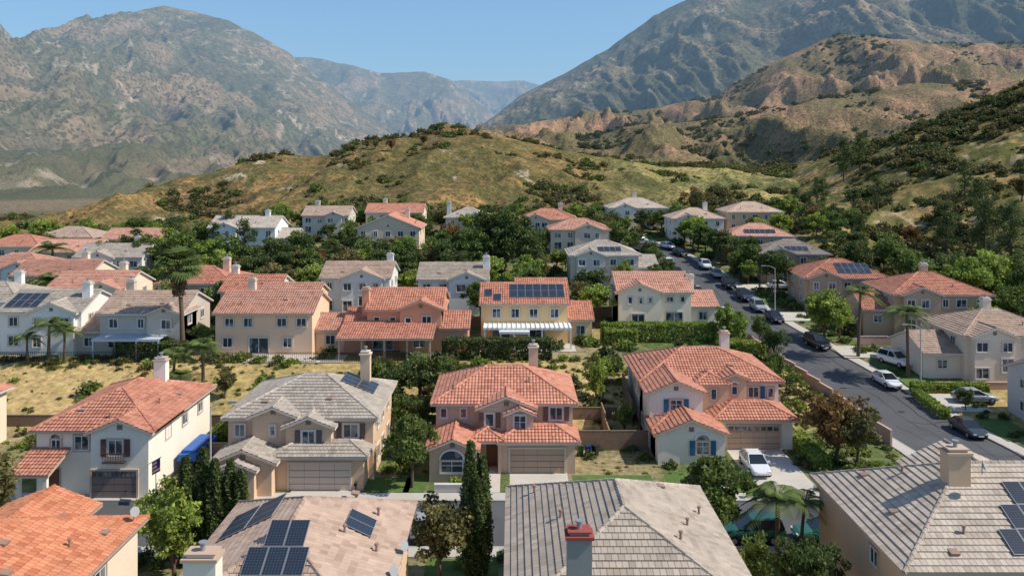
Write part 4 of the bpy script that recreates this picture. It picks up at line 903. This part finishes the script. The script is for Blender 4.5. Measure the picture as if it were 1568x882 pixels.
# ------------------------------------------------------------ cars
TYRE = flat('tyre', (.02,.02,.02), .8); CGL = flat('car_glass', (.015,.02,.025), .06, .0, spec=.7); RIM = flat('wheel_rim', (.4,.4,.42), .35, .02, metal=.7); LAMP = flat('lamp_lens', (.6,.6,.6), .2, .02); TAIL = flat('tail_lens', (.35,.02,.02), .3, .02)
def car(name, x, y, rot, col, suv=False, dz=-.126):
    pm = flat('car_paint', col, .22, .02, spec=.6, metal=.15)
    E = empty(name, (x, y, G(x, y)+dz), math.radians(rot)); k = 1.18 if suv else 1
    st = [(-2.3,.66,.45,.62),(-2.22,.80,.33,.86),(-1.75,.89,.28,.99),(-.9,.91,.25,.97),(.7,.91,.25,.95),(1.35,.90,.27,.88),(2.0,.83,.3,.76),(2.25,.70,.36,.62),(2.3,.55,.42,.55)]
    if suv: st[0] = (-2.3,.7,.45,.8); st[1] = (-2.26,.84,.33,.98)
    mb = MB(); rings = []
    for X_, w, zb, zt in st:
        rings.append([(X_, sy*w*a, zb+(zt-zb)*b) for sy, a, b in ((-1,.9,0),(-1,1,.2),(-1,1,.6),(-1,.95,.86),(-1,.82,1),(1,.82,1),(1,.95,.86),(1,1,.6),(1,1,.2),(1,.9,0))])
    for i_ in range(len(rings)-1):
        for j in range(10): mb.poly([rings[i_][j], rings[i_+1][j], rings[i_+1][(j+1) % 10], rings[i_][(j+1) % 10]])
    mb.poly(rings[0]); mb.poly(rings[-1][::-1]); b = mkobj('body', mb, pm, E, False)
    b.scale = (1, 1, k)
    if suv: gb = [(-2.2,.83,.95),(-1.95,.66,1.47),(.15,.66,1.47),(1.05,.83,.93)]
    else: gb = [(-1.85,.80,.95),(-1.15,.62,1.43),(.1,.62,1.43),(1.1,.80,.92)]
    g = MB(); L = [(X_, -w, z) for X_, w, z in gb]; R_ = [(X_, w, z) for X_, w, z in gb]
    g.poly(L[::-1]); g.poly(R_)
    for i_ in (0, 2): g.poly([L[i_], L[i_+1], R_[i_+1], R_[i_]])
    o = mkobj('windows', g, CGL, E); o.scale = (1, 1, k)
    rf = MB(); (x1, w1, z1), (x2, w2, z2) = gb[1], gb[2]
    rf.poly([(x1-.06,-w1-.02,z1-.02),(x2+.06,-w1-.02,z1-.02),(x2-.05,-w1+.1,z1+.05),(x1+.08,-w1+.1,z1+.05)]); rf.poly([(x1+.08,-w1+.1,z1+.05),(x2-.05,-w1+.1,z1+.05),(x2-.05,w1-.1,z1+.05),(x1+.08,w1-.1,z1+.05)]); rf.poly([(x1+.08,w1-.1,z1+.05),(x2-.05,w1-.1,z1+.05),(x2+.06,w1+.02,z1-.02),(x1-.06,w1+.02,z1-.02)])
    rf.poly([(x2+.06,-w1-.02,z1-.02),(x2+.06,w1+.02,z1-.02),(x2-.05,w1-.1,z1+.05),(x2-.05,-w1+.1,z1+.05)]); rf.poly([(x1-.06,-w1-.02,z1-.02),(x1+.08,-w1+.1,z1+.05),(x1+.08,w1-.1,z1+.05),(x1-.06,w1+.02,z1-.02)])
    for sy in (-1, 1):
        for (a, b_) in ((gb[0], gb[1]), (gb[3], gb[2])): rf.tube((a[0], sy*a[1], a[2]), (b_[0], sy*b_[1], b_[2]), .045, .045, 6)
        xm = -.45; rf.tube((xm, sy*gb[0][1]*1.005, .95), (xm, sy*(w1+.01), z1), .04, .04, 6); rf.box(.75, .95, sy*.92, sy*1.05, .95, 1.07)
    o = mkobj('roof_pillars_mirrors', rf, pm, E); o.scale = (1, 1, k)
    wm = MB(); rm = MB()
    for xx in (-1.38, 1.42):
        for sy in (-1, 1): wm.tube((xx, sy*.70, .33), (xx, sy*.925, .33), .34, .34, 18); rm.tube((xx, sy*.92, .33), (xx, sy*.94, .33), .21, .19, 12)
    mkobj('tyres', wm, TYRE, E); mkobj('wheel_rims', rm, RIM, E)
    lm_ = MB(); tm = MB()
    for sy in (-1, 1): lm_.box(2.08, 2.27, sy*.42, sy*.72, .56*k, .66*k); tm.box(-2.32, -2.2, sy*.45, sy*.76, .68*k, .82*k)
    mkobj('headlights', lm_, LAMP, E); mkobj('taillights', tm, TAIL, E)
    pl = MB(); pl.box(-2.34, -2.29, -.26, .26, .5*k, .62*k); pl.box(2.29,2.33,-.26,.26,.42,.52); mkobj('number_plate', pl, FRAME, E)
W_ = (.75,.76,.78); BK = (.02,.022,.028); SV = (.35,.37,.39); NV = (.03,.04,.07)
car('parked_car', 44.2, 94, -87, W_); car('parked_suv', 48.4, 100.5, -70, W_, True, .06); car('parked_suv', 41.6, 108.5, -80, BK, True); car('parked_car', 45.8, 80, -90, (.04,.05,.055))
car('parked_car', 21.4, 70.2, -90, W_, False, .02); car('parked_suv', 17.2, 57.4, 180, (.02,.10,.07), True); car('parked_car', 22.6, 57.5, 180, (.03,.14,.10))
for (x, y, r_, c_, s_) in ((40.2,122,-88,BK,0),(39.7,128.5,-90,SV,1),(39.4,135,-90,NV,1),(32.2,132,92,BK,1),(32.0,139,92,SV,0),(31.6,146,92,W_,0),(31.4,153,92,BK,0),(31.1,160,95,W_,1),(38.9,143,-90,BK,1),(38.8,151,-90,SV,0),(29.5,167,105,BK,0),(28.2,174,110,NV,1),(26.6,180,115,SV,0),(35.8,170,-75,BK,0),(34.6,177,-70,W_,0),(24.5,186,118,BK,1),(29.8,190,-62,NV,0),(33.4,125,95,W_,0),(38.3,158,-90,W_,1)): car('parked_suv' if s_ else 'parked_car', x, y, r_, c_, bool(s_))
car('parked_suv', -5, 57.4, 0, SV, True); car('parked_car', 49.2, 124, -5, SV, False, .06); car('parked_car', 47.6, 141.5, -5, W_, False, .06); car('parked_car', 51.3, 88.3, -5, SV, False, .06); car('parked_suv', 50.5, 72.4, -4, BK, True, .06)
# ------------------------------------------------------------ street furniture
def lamp(x, y, d):
    E = empty('street_lamp', (x, y, G(x, y))); m = MB(); m.tube((0,0,-.2),(0,0,.6),.14,.12,10); m.tube((0,0,.6),(0,0,7.2),.09,.055,10)
    m.tube((0,0,7.1),(d*.8,0,7.5),.04,.035,8); m.tube((d*.8,0,7.5),(d*1.7,0,7.55),.035,.03,8); mkobj('pole', m, flat('lamp_pole_concrete', (.4,.38,.35)), E)
    g = MB(); g.box(d*1.5, d*2.15, -.13, .13, 7.47, 7.6); mkobj('lamp_head', g, ALU, E)
lamp(47.2, 92, -1); lamp(41.6, 126, -1); lamp(-24.6, 65, 1)
def bin_(x, y, c):
    E = empty('wheelie_bin', (x, y, G(x, y)), random.random()); m = MB(); a = [(-.25,-.28),(.25,-.28),(.25,.28),(-.25,.28)]
    B0 = [(p_[0]*.8, p_[1]*.8, .05) for p_ in a]; T0 = [(*p_, .95) for p_ in a]
    for k in range(4): m.poly([B0[k], B0[(k+1) % 4], T0[(k+1) % 4], T0[k]])
    m.box(-.28,.28,-.32,.32,.95,1.02); m.tube((-.24,.3,.1),(.24,.3,.1),.1,.1,10); mkobj('bin_body', m, flat('bin_plastic', c, .5), E)
for x, y, c in ((6.3,73.5,(.02,.08,.03)),(7.0,73.5,(.02,.04,.12)),(7.7,73.6,(.03,.03,.03)),(-10.6,73.2,(.02,.08,.03)),(-11.2,73.3,(.02,.04,.12)),(-27,71,(.03,.03,.03)),(-28.2,68.5,(.02,.08,.3)),(-28.2,69.4,(.02,.08,.3)),(27.1,77.5,(.02,.08,.03))): bin_(x, y, c)
def mailbox(x, y):
    E = empty('mailbox', (x, y, G(x, y))); m = MB(); m.box(-.06,.06,-.06,.06,0,1.05); m.box(-.12,.12,-.25,.25,1.05,1.2); m.tube((0,-.25,1.2),(0,.25,1.2),.12,.12,12); mkobj('box', m, flat('mailbox_paint', (.06,.06,.06), .4), E)
for x in (5.4,-12.6,19.6,-24): mailbox(x, 64.3)
# ------------------------------------------------------------ haze, light, camera
hz = bpy.data.materials.new('emissive_haze'); hz.use_nodes = True; nt = hz.node_tree; nt.nodes.clear()
out = N(nt, 'ShaderNodeOutputMaterial'); vs = N(nt, 'ShaderNodeVolumeAbsorption'); vs.inputs['Color'].default_value = (.30,.15,0,1); vs.inputs['Density'].default_value = 1/7500
em = N(nt, 'ShaderNodeEmission'); em.inputs['Color'].default_value = (.36,.63,1,1); em.inputs['Strength'].default_value = 8.8e-5  # bluish glow put into the haze volume, standing in for scattered sunlight and skylight
ad = N(nt, 'ShaderNodeAddShader'); nt.links.new(vs.outputs[0], ad.inputs[0]); nt.links.new(em.outputs[0], ad.inputs[1]); nt.links.new(ad.outputs[0], out.inputs['Volume'])
mb = MB(); mb.box(-9000, 9000, 430, 9900, -120, 1000); ho = mkobj('sky_haze', mb, hz)
el = math.radians(48); az = math.radians(-7)
sv = Vector((math.cos(el)*math.cos(az), math.cos(el)*math.sin(az), math.sin(el)))
l = bpy.data.lights.new('sun', 'SUN'); l.energy = 5.0; l.angle = math.radians(.5); l.color = (1, .925, .79)
lo = bpy.data.objects.new('sun', l); S.collection.objects.link(lo); lo.rotation_euler = sv.to_track_quat('Z', 'Y').to_euler(); lo.location = (100, 20, 200)
w = bpy.data.worlds.new('World'); S.world = w; w.use_nodes = True; nt = w.node_tree; bg = nt.nodes['Background']
sk = nt.nodes.new('ShaderNodeTexSky'); sk.sky_type = 'NISHITA'; sk.sun_disc = False; sk.sun_elevation = el; sk.sun_rotation = math.radians(90)-az; sk.air_density = 1.0; sk.dust_density = .25; sk.ozone_density = 2.0
tc = nt.nodes.new('ShaderNodeTexCoord'); sz_ = nt.nodes.new('ShaderNodeSeparateXYZ'); nt.links.new(tc.outputs['Generated'], sz_.inputs[0])
mr = nt.nodes.new('ShaderNodeMapRange'); nt.links.new(sz_.outputs[2], mr.inputs[0]); mr.inputs[1].default_value = .15; mr.inputs[2].default_value = .5
tint = mixc(nt, mr.outputs[0], (.58,.83,1.03), (1.,1.,1.)); skc = mixc(nt, 1.0, sk.outputs[0], tint, 'MULTIPLY')
nt.links.new(skc, bg.inputs[0]); bg.inputs[1].default_value = .15
S.view_settings.view_transform = 'Standard'; S.view_settings.look = 'None'; S.view_settings.exposure = 0
cd = bpy.data.cameras.new('camera'); cd.lens = 28.0; cd.sensor_width = 36; cd.shift_y = -.1218; cd.clip_end = 30000; cd.clip_start = .5
co = bpy.data.objects.new('camera', cd); S.collection.objects.link(co); co.location = (0, 0, 27); co.rotation_euler = (math.radians(90), 0, 0); S.camera = co
